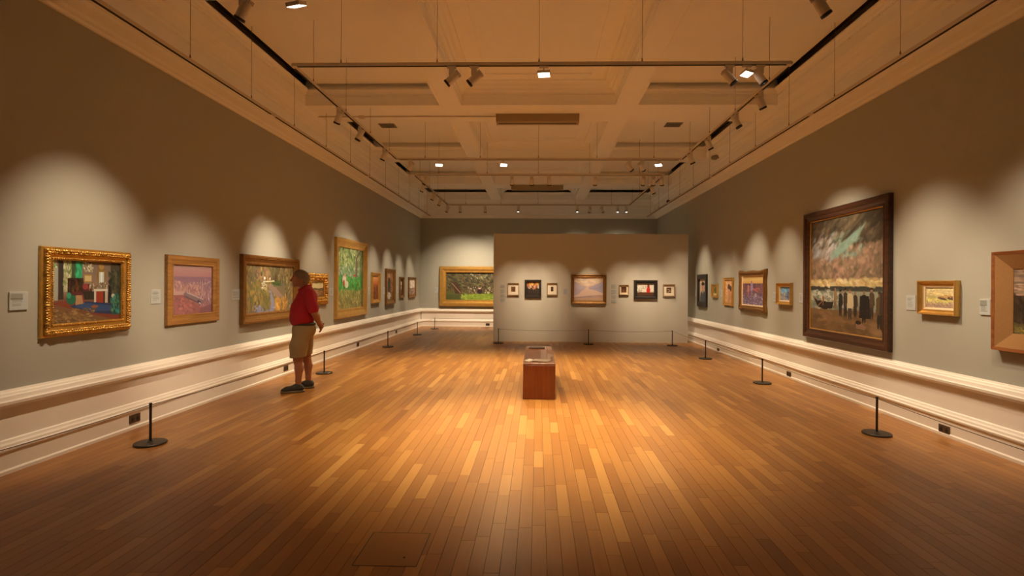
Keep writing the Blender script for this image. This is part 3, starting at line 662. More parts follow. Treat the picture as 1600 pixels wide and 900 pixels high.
def art_shore_party(P):
    P.grad([(0, (66, 52, 36)), (0.12, (92, 74, 52)), (0.3, (140, 112, 84)), (0.53, (112, 92, 66)), (0.54, (196, 166, 104)), (0.60, (216, 184, 120)), (0.605, (58, 58, 52)), (0.64, (66, 66, 58)), (0.65, (150, 148, 122)), (0.80, (140, 134, 108)), (0.815, (124, 92, 58)), (1, (112, 80, 48))])
    P.dabs(200, 0, 0, 1, 0.25, [(60, 48, 34), (92, 74, 50), (120, 98, 70), (48, 40, 30), (78, 66, 46)], 0.04, -0.5, 0.5, 0.6, 3)
    P.dabs(220, 0, 0.28, 1, 0.53, [(150, 116, 88), (176, 136, 106), (120, 100, 74), (164, 120, 96), (98, 84, 62)], 0.03, -0.5, 0.8, 0.6, 2.2)
    P.poly([(0.28, 0.30), (0.55, 0.18), (0.80, 0.08), (0.72, 0.18), (0.60, 0.27), (0.40, 0.36), (0.33, 0.37)], (124, 142, 120)).dabs(40, 0.3, 0.14, 0.75, 0.35, [(128, 150, 128), (112, 132, 114), (146, 158, 136)], 0.02, -0.5, 0.2, 0.6, 3)
    P.dabs(36, 0.02, 0.14, 0.38, 0.34, [(176, 160, 146), (150, 150, 150), (196, 176, 156), (120, 96, 74)], 0.025, -0.6, 0.3, 0.7, 3)
    P.poly([(0.45, 0.22), (0.72, 0.06), (0.95, 0.0), (1, 0.1), (0.8, 0.06), (0.55, 0.2)], (58, 48, 36))
    P.soften(0, 0.53, 2).dabs(160, 0, 0.24, 1, 0.53, [(168, 134, 106), (132, 108, 82), (186, 150, 120), (110, 90, 68), (150, 108, 88)], 0.016, 0.4, 1.6, 0.45, 2.0)
    P.dabs(90, 0, 0.02, 1, 0.26, [(104, 86, 62), (76, 62, 44), (128, 108, 80), (60, 50, 38)], 0.018, -0.6, 0.5, 0.45, 2.6)
    P.poly([(0.30, 0.31), (0.56, 0.19), (0.78, 0.10), (0.70, 0.18), (0.60, 0.26), (0.42, 0.34), (0.34, 0.36)], (126, 148, 126), 0.75).dabs(14, 0.05, 0.2, 0.35, 0.32, [(176, 160, 146), (160, 156, 150)], 0.02, -0.6, 0.2, 0.6, 3).soften(0, 0.53, 1)
    P.dabs(60, 0, 0.545, 1, 0.60, [(214, 186, 122), (180, 140, 90), (232, 204, 150)], 0.02, 0.2, 0.4, 0.6)
    P.dabs(120, 0, 0.64, 0.6, 0.80, [(176, 172, 146), (128, 130, 108), (206, 198, 172), (110, 116, 96)], 0.018, 0.1, 0.5, 0.7)
    P.dabs(60, 0, 0.82, 1, 1, [(130, 96, 60), (106, 76, 46), (150, 112, 72)], 0.03, 0.1, 0.3, 0.5, 3)
    P.poly([(0.04, 0.70), (0.10, 0.73), (0.30, 0.745), (0.36, 0.74), (0.34, 0.80), (0.22, 0.815), (0.11, 0.79)], (44, 34, 28)).line(0.04, 0.70, 0.12, 0.735, 0.006, (150, 112, 78)).man(0.20, 0.78, 0.10, (150, 100, 70), (120, 80, 60), (150, 100, 76), None, 0.24).line(0.10, 0.80, 0.20, 0.73, 0.004, (170, 130, 90))
    P.man(0.385, 0.80, 0.19, (150, 118, 82), (130, 100, 72), (150, 108, 80)).man(0.46, 0.86, 0.23, (44, 38, 34), (54, 44, 36), (140, 96, 70), (30, 26, 24)).man(0.53, 0.865, 0.25, (70, 56, 44), (50, 42, 36), (140, 96, 70), (30, 26, 24))
    P.man(0.66, 0.86, 0.22, (60, 50, 40), (52, 44, 36), (150, 104, 76)).man(0.59, 0.885, 0.265, (206, 182, 136), (74, 62, 52), (160, 110, 80), (96, 74, 52), 0.22)
    P.man(0.86, 0.86, 0.25, (84, 66, 46), (60, 48, 38), (150, 104, 76), (70, 56, 42)).man(0.77, 0.895, 0.265, (34, 30, 28), (34, 30, 28), (150, 104, 76), None, 0.21).poly([(0.72, 0.68), (0.83, 0.68), (0.85, 0.86), (0.71, 0.86)], (34, 30, 28))
    P.man(0.95, 0.93, 0.29, (90, 68, 44), (40, 34, 30), (120, 84, 60), (64, 50, 38), 0.22).man(1.0, 0.95, 0.36, (60, 48, 36), (40, 34, 30), (120, 84, 60), None, 0.22)
    P.poly([(0.66, 0.91), (0.74, 0.905), (0.80, 0.93), (0.78, 0.955), (0.68, 0.95)], (150, 110, 84)).ell(0.70, 0.90, 0.035, 0.016, (46, 34, 28)).line(0.66, 0.91, 0.66, 0.93, 0.004, (60, 40, 30))
def art_dunes(P):
    P.grad([(0, (214, 180, 120)), (0.08, (232, 206, 142)), (0.42, (228, 192, 118)), (0.46, (190, 166, 110)), (0.55, (216, 192, 104)), (0.75, (226, 202, 116)), (0.8, (190, 150, 116)), (1, (170, 132, 116))])
    P.dabs(60, 0, 0.04, 1, 0.4, [(240, 214, 150), (226, 192, 126), (214, 186, 136)], 0.05, 0.1, 0.4, 0.6).dabs(60, 0, 0.48, 0.7, 0.8, [(222, 204, 112), (236, 214, 150), (206, 178, 96)], 0.035, 0.2, 0.3, 0.7)
    P.poly([(0.40, 0.52), (0.5, 0.44), (0.66, 0.48), (0.8, 0.62), (0.6, 0.6)], (96, 72, 66)).poly([(0.72, 0.5), (0.85, 0.45), (1, 0.42), (1, 0.6), (0.85, 0.58)], (80, 66, 70)).dabs(30, 0.5, 0.38, 1, 0.5, [(206, 140, 80), (150, 110, 80), (214, 170, 100)], 0.025, 0.2).line(0.0, 0.4, 0.3, 0.42, 0.01, (150, 146, 110))
    P.dabs(90, 0, 0.72, 1, 1, [(176, 138, 126), (150, 120, 116), (206, 168, 130), (196, 164, 90)], 0.03, 0.6, 0.5, 0.7)
def art_dark_shore(P):
    P.grad([(0, (150, 118, 92)), (0.1, (140, 108, 86)), (0.18, (176, 140, 108)), (0.22, (112, 88, 72)), (0.26, (190, 148, 116)), (0.40, (206, 160, 128)), (0.42, (52, 34, 24)), (0.6, (62, 42, 28)), (0.84, (44, 30, 22)), (0.86, (120, 102, 50)), (1, (132, 112, 56))])
    P.dabs(60, 0, 0, 1, 0.38, [(160, 126, 98), (196, 156, 122), (120, 96, 80)], 0.03, 0.0, 0.1, 0.6, 4).dabs(110, 0, 0.43, 1, 0.84, [(60, 44, 30), (44, 30, 22), (78, 58, 38), (66, 54, 34)], 0.03, 1.4, 0.4, 0.7).dabs(60, 0, 0.84, 1, 1, [(150, 126, 60), (110, 96, 46), (84, 70, 40)], 0.025, 0.3, 0.6, 0.8)

# ------------------------------------------------------------------ framed pictures
def frame_mesh(w, h, prof, seg=1, edge=None):
    """mitred moulding: prof holds (inset from the outer edge, distance from the wall); edge(side, s) pushes the outline"""
    T = max(t for t, _ in prof) or 1
    vs, fs = [], []
    cor = [(-1, -1), (1, -1), (1, 1), (-1, 1)]
    ring = []
    for k in range(4):
        a, b = cor[k], cor[(k + 1) % 4]
        for q in range(seg):
            s = q / seg
            ring.append((a[0] + (b[0] - a[0]) * s, a[1] + (b[1] - a[1]) * s, k, s))
    for t, d in prof:
        for (cx, cz, k, s) in ring:
            e = edge(k, s) * (1 - t / T) if edge else 0.0
            x, z = cx * (w / 2 - t), cz * (h / 2 - t)
            if e:
                if s == 0: x += cx * e; z += cz * e
                elif k in (0, 2): z += (-1 if k == 0 else 1) * e
                else: x += (1 if k == 1 else -1) * e
            vs.append((x, -d, z))
    n = len(ring)
    for j in range(len(prof) - 1):
        for i in range(n):
            q = (i + 1) % n
            fs.append((j * n + i, j * n + q, (j + 1) * n + q, (j + 1) * n + i))
    return MB().add(vs, fs)

def profiles(kind, T, D):
    if kind == 'ornate':
        return [(0, 0), (0, D * .55), (T * .06, D * .62), (T * .14, D * .60), (T * .2, D * .85), (T * .35, D), (T * .5, D * .95), (T * .58, D * .7), (T * .78, D * .55), (T * .84, D * .62), (T * .94, D * .60), (T, D * .45), (T, D * .2)]
    if kind == 'step':
        return [(0, 0), (0, D * .9), (T * .05, D), (T * .42, D), (T * .47, D * .86), (T * .53, D * .86), (T * .56, D * .74), (T * .80, D * .62), (T * .84, D * .70), (T * .94, D * .68), (T, D * .48), (T, D * .2)]
    if kind == 'deep':
        return [(0, 0), (0, D * .92), (T * .05, D), (T * .20, D), (T * .26, D * .9), (T * .32, D * .93), (T * .40, D * .78), (T * .72, D * .46), (T * .76, D * .52), (T * .92, D * .46), (T, D * .34), (T, D * .15)]
    if kind == 'flat':
        return [(0, 0), (0, D * .95), (T * .08, D), (T * .9, D * .92), (T, D * .8), (T, D * .3)]
    if kind == 'bevel':
        return [(0, 0), (0, D), (T * .14, D), (T * .16, D * .97), (T * .86, D * .42), (T * .88, D * .48), (T, D * .46), (T, D * .2)]
    if kind == 'scoop':
        return [(0, 0), (0, D * .7), (T * .1, D * .95), (T * .22, D), (T * .34, D * .9), (T * .5, D * .66), (T * .72, D * .54), (T * .8, D * .6), (T * .92, D * .58), (T, D * .4), (T, D * .2)]

def make_picture(name, label, wall, along, cz, w, h, D, kind, T, material, art, res, seed=1, slip=None, mount=None, edge=None, seg=1, ornament=None, frame_label=None):
    """wall: left/right/back/partition; along = position along that wall; the frame hangs with its back on the wall"""
    loc = {'left': (-W, along, cz), 'right': (W, along, cz), 'back': (along, YB, cz), 'partition': (along, PY, cz)}[wall]
    rz = {'left': math.pi / 2, 'right': -math.pi / 2, 'back': 0, 'partition': 0}[wall]
    t = thing(name, label, 'picture', (loc[0], loc[1], loc[2] - h / 2), rz)
    up = Matrix.Translation((0, 0, h / 2))
    def part(nm, mb, m, smooth=False):
        o = mb.build(nm, m, t, smooth, fix=True); o.location = (0, 0, h / 2); return o
    fr = part('frame', frame_mesh(w, h, profiles(kind, T, D), seg, edge), material)
    if frame_label: fr['label'] = frame_label
    iw, ih = w - 2 * T, h - 2 * T
    part('backing_board', MB().box(-w / 2 + 0.01, w / 2 - 0.01, -0.004, 0.0, -h / 2 + 0.01, h / 2 - 0.01), M['casing'])
    if slip:
        sw, sm = slip
        part('slip', frame_mesh(iw + 0.004, ih + 0.004, [(0, D * .12), (0, D * (.9 if sw > .1 else .42)), (sw * .9, D * .30), (sw, D * .22), (sw, D * .10)]), sm)
        iw -= 2 * sw; ih -= 2 * sw
    if mount:
        mx, mz = mount
        part('mount', frame_mesh(iw, ih, [(0, D * .16), (0, D * .18), (min(mx, mz), D * .18)]) if abs(mx - mz) < 1e-6 else
             MB().add([(-iw / 2, -D * .18, -ih / 2), (iw / 2, -D * .18, -ih / 2), (iw / 2, -D * .18, ih / 2), (-iw / 2, -D * .18, ih / 2),
                       (-iw / 2 + mx, -D * .18, -ih / 2 + mz), (iw / 2 - mx, -D * .18, -ih / 2 + mz), (iw / 2 - mx, -D * .18, ih / 2 - mz), (-iw / 2 + mx, -D * .18, ih / 2 - mz)],
                      [(0, 1, 5, 4), (1, 2, 6, 5), (2, 3, 7, 6), (3, 0, 4, 7)]), M['mount'])
        iw -= 2 * mx; ih -= 2 * mz
    P = Paint(res, max(8, int(res * ih / iw)), (120, 100, 80), seed)
    art(P)
    c = link('canvas', paint_mesh('canvas', P, iw + 0.004, ih + 0.004, -D * .14, M['paint']), t)
    c.location = (0, 0, h / 2)
    if ornament:
        r = random.Random(seed); mb = MB()
        for (off, size, gap, dep) in ornament:
            for side in range(4):
                ln = w if side in (0, 2) else h
                n = int(ln / gap)
                for i in range(n + 1):
                    s = -ln / 2 + ln * i / n
                    j = size * r.uniform(0.65, 1.3)
                    o = off + r.uniform(-0.25, 0.25) * size
                    x, z = (s, -h / 2 + o) if side == 0 else (s, h / 2 - o) if side == 2 else (w / 2 - o, s) if side == 1 else (-w / 2 + o, s)
                    x = max(-w / 2 + off, min(w / 2 - off, x)); z = max(-h / 2 + off, min(h / 2 - off, z))
                    mb.blob((x, -D * dep, z), (j, j * 0.8, j), 6, 4)
        o = mb.build('carved_ornament', material, t, True); o.location = (0, 0, h / 2); o['kind'] = 'stuff'
    return t

def side_pic(wall, near, far, yt, yb, D, **k):
    X = (-W + D) if wall == 'left' else (W - D)
    a, b = on_x(near, yt, X), on_x(near, yb, X)
    c = on_x(far, (yt + yb) / 2, X)
    return make_picture(wall=wall, along=(a.y + c.y) / 2, cz=(a.z + b.z) / 2, w=abs(c.y - a.y), h=a.z - b.z, D=D, **k)
def flat_pic(wall, x0, x1, yt, yb, D, **k):
    Y = (YB if wall == 'back' else PY) - D
    a, b = on_y(x0, yt, Y), on_y(x1, yb, Y)
    return make_picture(wall=wall, along=(a.x + b.x) / 2, cz=(a.z + b.z) / 2, w=b.x - a.x, h=a.z - b.z, D=D, **k)

PICS = {}
PICS[1] = side_pic('left', 68.5, 207, 384, 529, 0.05, name='gilt_framed_picture', label='drawing room interior with green curtain and blue carpet in carved gold frame', kind='ornate', T=0.118, material=M['gold'], art=art_drawing_room, res=190, seed=3,
                   ornament=[(0.034, 0.015, 0.024, 0.95), (0.054, 0.013, 0.022, 0.9), (0.103, 0.007, 0.019, 0.7)])
PICS[2] = side_pic('left', 263, 343.5, 397.5, 509, 0.045, name='framed_picture', label='hazy pink and mauve harbour scene in stepped oak frame', kind='step', T=0.118, material=M['oakgold'], art=art_pink_harbour, res=140, seed=4)
PICS[3] = side_pic('left', 381, 468.5, 396.6, 507, 0.065, name='framed_picture', label='autumn garden with reflecting water in deep gilt frame the man stands before', kind='deep', T=0.15, material=M['goldbrown'], art=art_river_garden, res=160, seed=5)
PICS[4] = side_pic('left', 485, 513, 429, 475, 0.06, name='rococo_framed_picture', label='small cottage landscape in pierced rococo gold frame beside the red-shirted man', kind='scoop', T=0.13, material=M['gold'], art=art_small_cottage, res=60, seed=6,
                   ornament=[(0.0, 0.036, 0.066, 0.5), (0.045, 0.028, 0.05, 0.85), (0.09, 0.018, 0.04, 0.75)])
PICS[5] = side_pic('left', 527, 574.5, 369.5, 499, 0.07, name='framed_picture', label='tall sunlit green orchard in broad gilt frame', kind='deep', T=0.2, material=M['gold2'], art=art_orchard, res=150, seed=7)
PICS[6] = side_pic('left', 583, 595.3, 425.3, 474, 0.065, name='framed_picture', label='reddish brown figure scene in plain gold frame right of the orchard picture', kind='deep', T=0.098, material=M['gold2'], art=art_red_figures, res=60, seed=8)
PICS[7] = side_pic('left', 605, 618.6, 419.5, 476, 0.07, name='framed_picture', label='dark clad figure with white hem in bronzed frame on the left wall', kind='deep', T=0.12, material=M['goldbrown'], art=art_dark_lady, res=60, seed=9)
PICS[8] = side_pic('left', 626, 632.6, 432.6, 465, 0.055, name='framed_picture', label='small night-dark picture with pale figure in dark bronze frame on the left wall', kind='scoop', T=0.07, material=M['goldbrown'], art=art_night_figure, res=40, seed=10)
PICS[9] = side_pic('left', 640, 650.6, 432.8, 465, 0.055, name='framed_picture', label='pale bright shore scene in brown gilt frame nearest the far left corner', kind='scoop', T=0.085, material=M['goldbrown'], art=art_bright_shore, res=50, seed=11)
PICS[10] = flat_pic('back', 687, 800, 416, 479, 0.12, name='framed_picture', label='wide wooded picnic landscape in heavy gold frame on the end wall', kind='step', T=0.235, material=M['gold2'], art=art_orchard_gathering, res=180, seed=12)
PICS[11] = flat_pic('partition', 792.8, 811, 442, 461.6, 0.05, name='mounted_picture', label='tiny sepia study in white mount, leftmost on the partition wall', kind='flat', T=0.022, material=M['pale'], art=art_sepia_study, res=24, seed=13, mount=(0.082, 0.078))
PICS[12] = flat_pic('partition', 819.8, 845.6, 437, 465.3, 0.05, name='framed_picture', label='dark stage scene with orange top in black frame on the partition', kind='flat', T=0.06, material=M['blackwood'], art=art_stage_flowers, res=44, seed=14)
PICS[13] = flat_pic('partition', 854.5, 871, 442, 461.3, 0.05, name='mounted_picture', label='tiny umber brown picture in white mount left of the lake landscape', kind='flat', T=0.022, material=M['pale'], art=art_umber_study, res=20, seed=15, mount=(0.09, 0.082))
PICS[14] = flat_pic('partition', 892.3, 947.8, 428.5, 475.3, 0.07, name='framed_picture', label='pale misty lake and mountains in dark gold frame centred on the partition', kind='scoop', T=0.09, material=M['goldbrown'], art=art_lake, res=100, seed=16)
PICS[15] = flat_pic('partition', 967.6, 982.7, 445, 460.8, 0.06, name='mounted_picture', label='tiny red-brown study in sloping cream frame right of the lake landscape', kind='flat', T=0.016, material=M['pale'], art=art_red_study, res=20, seed=17, slip=(0.05, M['cream']))
PICS[16] = flat_pic('partition', 990.8, 1027.6, 437.8, 467.3, 0.06, name='framed_picture', label='figure in a red cloak in wide black frame on the partition', kind='step', T=0.095, material=M['blackwood'], art=art_red_cloak, res=70, seed=18)
PICS[17] = flat_pic('partition', 1036.3, 1055, 444, 463.3, 0.05, name='mounted_picture', label='tiny brown dance study in white mount, rightmost on the partition wall', kind='flat', T=0.024, material=M['pale'], art=art_dance_study, res=24, seed=19, mount=(0.075, 0.07))
PICS[18] = side_pic('right', 1103, 1088.6, 428.3, 480.3, 0.05, name='framed_picture', label='portrait of a youth in grey coat and dark cap in black frame', kind='flat', T=0.13, material=M['blackwood'], art=art_young_man, res=60, seed=20)
PICS[19] = side_pic('right', 1119.6, 1111, 444, 465, 0.05, name='framed_picture', label='very small yellow tree picture in gold frame beside the youth portrait', kind='bevel', T=0.05, material=M['gold2'], art=art_tiny_tree, res=24, seed=21)
PICS[20] = side_pic('right', 1143.5, 1129, 433.5, 478.3, 0.05, name='framed_picture', label='stooping brown figure on pale ground in narrow gold frame', kind='scoop', T=0.062, material=M['gold2'], art=art_bending_figure, res=50, seed=22)
PICS[21] = side_pic('right', 1193.5, 1153, 421.5, 488, 0.07, name='swept_framed_picture', label='two walkers under orange sunset in brown swept frame with bulging corners', kind='ornate', T=0.095, material=M['goldbrown'], art=art_sunset_walkers, res=110, seed=23, slip=(0.025, M['cream']),
                    seg=24, edge=lambda k, s: 0.020 * max(0.0, math.cos(2 * math.pi * min(s, 1 - s) / 0.56)) if min(s, 1 - s) < 0.14 else 0.008 * math.cos(2 * math.pi * (s - 0.5) / 0.5) - 0.002)
PICS[22] = side_pic('right', 1234, 1212, 442, 477, 0.06, name='framed_picture', label='small vivid blue bay in plain gold frame left of the shore party', kind='deep', T=0.058, material=M['gold2'], art=art_blue_bay, res=50, seed=24, slip=(0.02, M['cream']))
PICS[23] = side_pic('right', 1388.5, 1254.5, 301, 551, 0.062, name='framed_picture', label='huge stormy seashore with men in dark coats in mahogany frame', kind='step', T=0.14, material=M['darkwood'], art=art_shore_party, res=230, seed=25, slip=(0.014, M['gold2']))
PICS[24] = side_pic('right', 1492, 1432, 438, 494.5, 0.06, name='framed_picture', label='yellow dune landscape with cream slip in chunky gold frame', kind='deep', T=0.06, material=M['gold2'], art=art_dunes, res=100, seed=26, slip=(0.02, M['cream']))
PICS[25] = side_pic('right', 1690, 1548, 383.8, 566, 0.075, name='framed_picture', label='dark headland under pale sky in red teak frame cut by the right edge', kind='flat', T=0.034, material=M['redwood'], art=art_dark_shore, res=120, seed=27, slip=(0.135, M['linen']))

# ------------------------------------------------------------------ wall texts: little printed cards
def art_card(P):
    P.rect(0, 0, 1, 1, (186, 180, 166))
    v = 0.14
    while v < 0.8:
        P.rect(0.12, v, 0.12 + P.r.uniform(0.4, 0.75), v + 0.045, (150, 143, 130)); v += 0.10
def art_faint_card(P):
    P.rect(0, 0, 1, 1, (182, 173, 156))
    v = 0.1
    while v < 0.95:
        P.rect(0.05, v, P.r.uniform(0.6, 0.95), v + 0.08, (160, 150, 134)); v += 0.2
def art_band_card(P):
    art_card(P); P.rect(0.06, 0.08, 0.7, 0.42, (150, 142, 122)).rect(0.06, 0.36, 0.7, 0.40, (112, 102, 84))
def card(wall, x0, x1, yt, yb, label, art=art_card, seed=1, th=0.006):
    if wall in ('left', 'right'):
        X = (-W + th) if wall == 'left' else (W - th)
        a, b = on_x(x0, yt, X), on_x(x0, yb, X); c = on_x(x1, (yt + yb) / 2, X)
        w, h, loc = abs(c.y - a.y), a.z - b.z, ((-W if wall == 'left' else W), (a.y + c.y) / 2, (a.z + b.z) / 2)
    else:
        Yw = YB if wall == 'back' else PY
        a, b = on_y(x0, yt, Yw - th), on_y(x1, yb, Yw - th)
        w, h, loc = b.x - a.x, a.z - b.z, ((a.x + b.x) / 2, Yw, (a.z + b.z) / 2)
    rz = {'left': math.pi / 2, 'right': -math.pi / 2}.get(wall, 0)
    t = thing('wall_text_card', label, 'label', loc, rz, 'caption cards beside the pictures')
    MB().box(-w / 2, w / 2, -th, 0, -h / 2, h / 2).build('card', M['mount'], t)
    P = Paint(24, max(10, int(24 * h / w)), (205, 200, 184), seed); art(P)
    link('printed_face', paint_mesh('printed_face', P, w * .99, h * .99, -th - 0.0006, M['card']), t)
    return t
card('left', 15, 44, 456.5, 485, 'caption card with grey band left of the carved gold frame', art_band_card, 2, 0.012)
card('left', 236.5, 251, 452.5, 475, 'caption card between the drawing room and the pink harbour', art_card, 3)
card('left', 362.5, 375, 452, 469, 'caption card between the pink harbour and the garden river', art_card, 4)
card('left', 515.5, 520.5, 450, 462, 'caption card between the rococo frame and the tall orchard', art_card, 5)
card('left', 576, 578.4, 449, 459.5, 'caption card right of the tall orchard picture', art_card, 6)
card('left', 599, 601.3, 449, 459, 'caption card left of the dark clad figure picture', art_card, 7)
card('left', 620.5, 622.5, 448, 458, 'caption card left of the small night-dark picture', art_card, 8)
card('back', 679, 684, 449, 457, 'caption card left of the wide gold picture on the end wall', art_card, 9)
for i, (yt, yb) in enumerate(((445, 450), (452, 458), (459.5, 464.5), (466, 471.5))):
    card('partition', 781.5, 789, yt, yb, '%s card in the caption column at the partition\'s left end' % ('top', 'second', 'third', 'lowest')[i], art_faint_card, 20 + i)
card('partition', 880, 887.6, 451, 460.5, 'caption card left of the pale lake landscape', art_card, 10)
for i, (yt, yb) in enumerate(((444, 451), (452.5, 459), (460.5, 466.5), (468, 473.5))):
    card('partition', 954.5, 963, yt, yb, '%s card in the caption column right of the lake landscape' % ('top', 'second', 'third', 'lowest')[i], art_faint_card, 30 + i)
card('right', 1087.8, 1086.2, 453, 463, 'caption card beyond the youth portrait near the partition', art_card, 11)
card('right', 1128.0, 1125.2, 453, 463, 'caption card between the tiny tree and the stooping figure', art_card, 14)
card('right', 1211.8, 1207.6, 456.5, 471, 'caption card between the sunset walkers and the blue bay', art_card, 12)
card('right', 1254.2, 1248.8, 458, 473.5, 'caption card between the blue bay and the huge seashore', art_card, 13)
card('right', 1430.6, 1416, 462, 485, 'caption card left of the yellow dune landscape', art_card, 15)
card('right', 1547, 1530.5, 468, 492.5, 'caption card left of the red teak frame', art_band_card, 16, 0.012)

# ------------------------------------------------------------------ lighting tracks
ZT = 4.19           # underside of the inner tracks
TX = 2.97
def wire_top(x, y):
    for a, b in BEAMS:
        if a <= y <= b: return ZB
    for a, b in LB:
        if a <= x <= b: return ZB
    return ZC
def rail(parent, x0, y0, x1, y1, z):
    h = 0.018
    if x0 == x1:
        r = MB().bbox(x0 - h, x0 + h, min(y0, y1), max(y0, y1), z, z + 0.04, 0.003).build('rail', M['track'], parent)
        MB().box(x0 - 0.012, x0 + 0.012, min(y0, y1) + 0.06, max(y0, y1) - 0.06, z - 0.006, z + 0.001).build('slot', M['slot'], r)
    else:
        r = MB().bbox(min(x0, x1), max(x0, x1), y0 - h, y0 + h, z, z + 0.04, 0.003).build('rail', M['track'], parent)
        MB().box(min(x0, x1) + 0.06, max(x0, x1) - 0.06, y0 - 0.012, y0 + 0.012, z - 0.006, z + 0.001).build('slot', M['slot'], r)
def wire(parent, x, y, z):
    mb = MB().tube([(x, y, z), (x, y, wire_top(x, y))], 0.0026, 6)
    mb.lathe([(0.008, z), (0.009, z + 0.02), (0.004, z + 0.05)], 8, Matrix.Translation((x, y, 0)))
    mb.build('suspension_wire', M['wire'], parent)
def track_rect(y0, y1, label, front=True):
    t = thing('lighting_track', label, 'lighting track', (0, 0, 0), 0, 'rectangular suspended lighting tracks')
    rail(t, -TX, y0, -TX, y1, ZT); rail(t, TX, y0, TX, y1, ZT)
    if front: rail(t, -TX, y0, TX, y0, ZT)
    rail(t, -TX, y1, TX, y1, ZT)
    for xx in (-2.38, -1.22, 0.0, 1.22, 2.4):
        if front: wire(t, xx, y0, ZT + 0.04)
        wire(t, xx, y1, ZT + 0.04)
    n = max(2, int((y1 - y0) / 1.15))
    for i in range(n):
        for s in (-1, 1): wire(t, s * TX, y0 + (i + 0.5) * (y1 - y0) / n, ZT + 0.04)
    return t
YA0, YA1, YB0, YB1, YC0, YC1 = -1.2, 4.56, 6.1, 10.7, 12.2, 16.8
track_rect(YA0, YA1, 'white suspended lighting track overhead nearest the viewer', True)
track_rect(YB0, YB1, 'white rectangular lighting track hanging over the wooden bench')
track_rect(YC0, YC1, 'white rectangular lighting track hanging over the partition wall')
for s, nm in ((-1, 'left'), (1, 'right')):
    t = thing('lighting_track', 'long thin track hung on wires beside the %s cornice' % nm, 'lighting track', (0, 0, 0), 0, 'long outer tracks')
    x = s * 3.88; a = -1.0
    for b in (3.2, 7.4, 11.6, 15.4, 18.4):
        rail(t, x, a, x, b - 0.01, 4.03); a = b
    yy = -0.5
    while yy < 18.3:
        wire(t, x, yy, 4.07); yy += 1.22

# ------------------------------------------------------------------ spotlights
def lathe_mesh(name, prof, m, n=20, cap=True, smooth=True):
    mb = MB().lathe(prof, n, None, cap); return mb.mesh(name, m, False)
ME = {}
ME['adapter'] = MB().bbox(-0.016, 0.016, -0.055, 0.055, -0.022, 0, 0.003).mesh('adapter', M['lamp'])
ME['driver'] = MB().bbox(-0.022, 0.022, -0.034, 0.034, -0.105, -0.022, 0.004).mesh('driver_box', M['lamp'])
ME['head'] = lathe_mesh('head', [(0.030, 0.085), (0.042, 0.08), (0.046, 0.02), (0.046, -0.062)][::-1], M['lamp'])
ME['ring'] = MB().lathe([(0.047, -0.062), (0.049, -0.066), (0.049, -0.088), (0.041, -0.088), (0.038, -0.07), (0.038, -0.062)][::-1], 20, None, False).mesh('front_ring', M['black'])
ME['lens'] = MB().lathe([(0.038, -0.074), (0.02, -0.077), (0.002, -0.078)][::-1], 20).mesh('lens', M['lens'])
mb = MB()
for k in range(5): mb.box(-0.036 + 0.0165 * k, -0.030 + 0.0165 * k, -0.034, 0.034, 0.08, 0.115)
ME['fins'] = mb.mesh('cooling_fins', M['lamp'])
ME['fhead'] = MB().bbox(-0.075, 0.075, -0.055, 0.055, -0.012, 0.022, 0.004).mesh('head', M['lamp'])
ME['flens'] = MB().box(-0.066, 0.066, -0.047, 0.047, -0.0145, -0.012).mesh('lens', M['lens_on'])
ME['fstem'] = MB().lathe([(0.008, -0.075), (0.008, -0.022)], 10).mesh('stem', M['lamp'])

def aim_matrix(d):
    d = Vector(d).normalized()
    return d.to_track_quat('-Z', 'Y')
def lamp(pos, target, label, watt=1.0, cone=44, along_x=False, on=True):
    t = thing('track_spotlight', label, 'spotlight', (pos[0], pos[1], ZT - 0.0062), math.pi / 2 if along_x else 0, 'white track spotlights')
    link('adapter', ME['adapter'], t); link('driver_box', ME['driver'], t)
    piv = Vector((pos[0], pos[1], ZT - 0.15))
    d = Vector(target) - piv
    h = link('head', ME['head'], t)
    h.rotation_mode = 'QUATERNION'
    rz = math.pi / 2 if along_x else 0
    h.location = (0, 0, -0.15)
    h.rotation_quaternion = Matrix.Rotation(-rz, 3, 'Z').to_quaternion() @ aim_matrix(d)
    for nm in ('ring', 'lens', 'fins'): link({'ring': 'front_ring', 'lens': 'lens', 'fins': 'cooling_fins'}[nm], ME[nm], h)
    if watt > 0:
        ld = bpy.data.lights.new('spot_beam', 'SPOT')
        ld.energy = SPOT_W * watt; ld.color = SPOT_COL
        ld.spot_size = math.radians(cone + 9); ld.spot_blend = 1.0; ld.shadow_soft_size = 0.014
        lo = bpy.data.objects.new('spot_beam', ld); COL.objects.link(lo); lo.parent = h; lo.location = (0, 0, -0.095)
    return t
def flood(pos, target, label, watt=1.0, cone=80):
    t = thing('flood_light', label, 'floodlight', (pos[0], pos[1], ZT - 0.0062), 0, 'square flood lights on the tracks')
    a = link('adapter', ME['adapter'], t); a.rotation_euler = (0, 0, math.pi / 2)
    link('stem', ME['fstem'], t)
    piv = Vector((pos[0], pos[1], ZT - 0.095))
    h = link('head', ME['fhead'], t); h.location = (0, 0, -0.095)
    h.rotation_mode = 'QUATERNION'; h.rotation_quaternion = aim_matrix(Vector(target) - piv)
    link('lens', ME['flens'], h)
    ld = bpy.data.lights.new('flood_beam', 'SPOT')
    ld.energy = FLOOD_W * watt; ld.color = FLOOD_COL; ld.spot_size = math.radians(cone + 9); ld.spot_blend = 1.0; ld.shadow_soft_size = 0.05
    lo = bpy.data.objects.new('flood_beam', ld); COL.objects.link(lo); lo.parent = h; lo.location = (0, 0, -0.03)
    return t
def ctr(i, up=0.0):
    o = PICS[i]; h = max(c.location.z for c in o.children) * 2
    v = Vector(o.location); v.z += h / 2 + up - 0.36
    return v
def barx(px, py, Y): return (on_y(px, py, Y).x, Y)
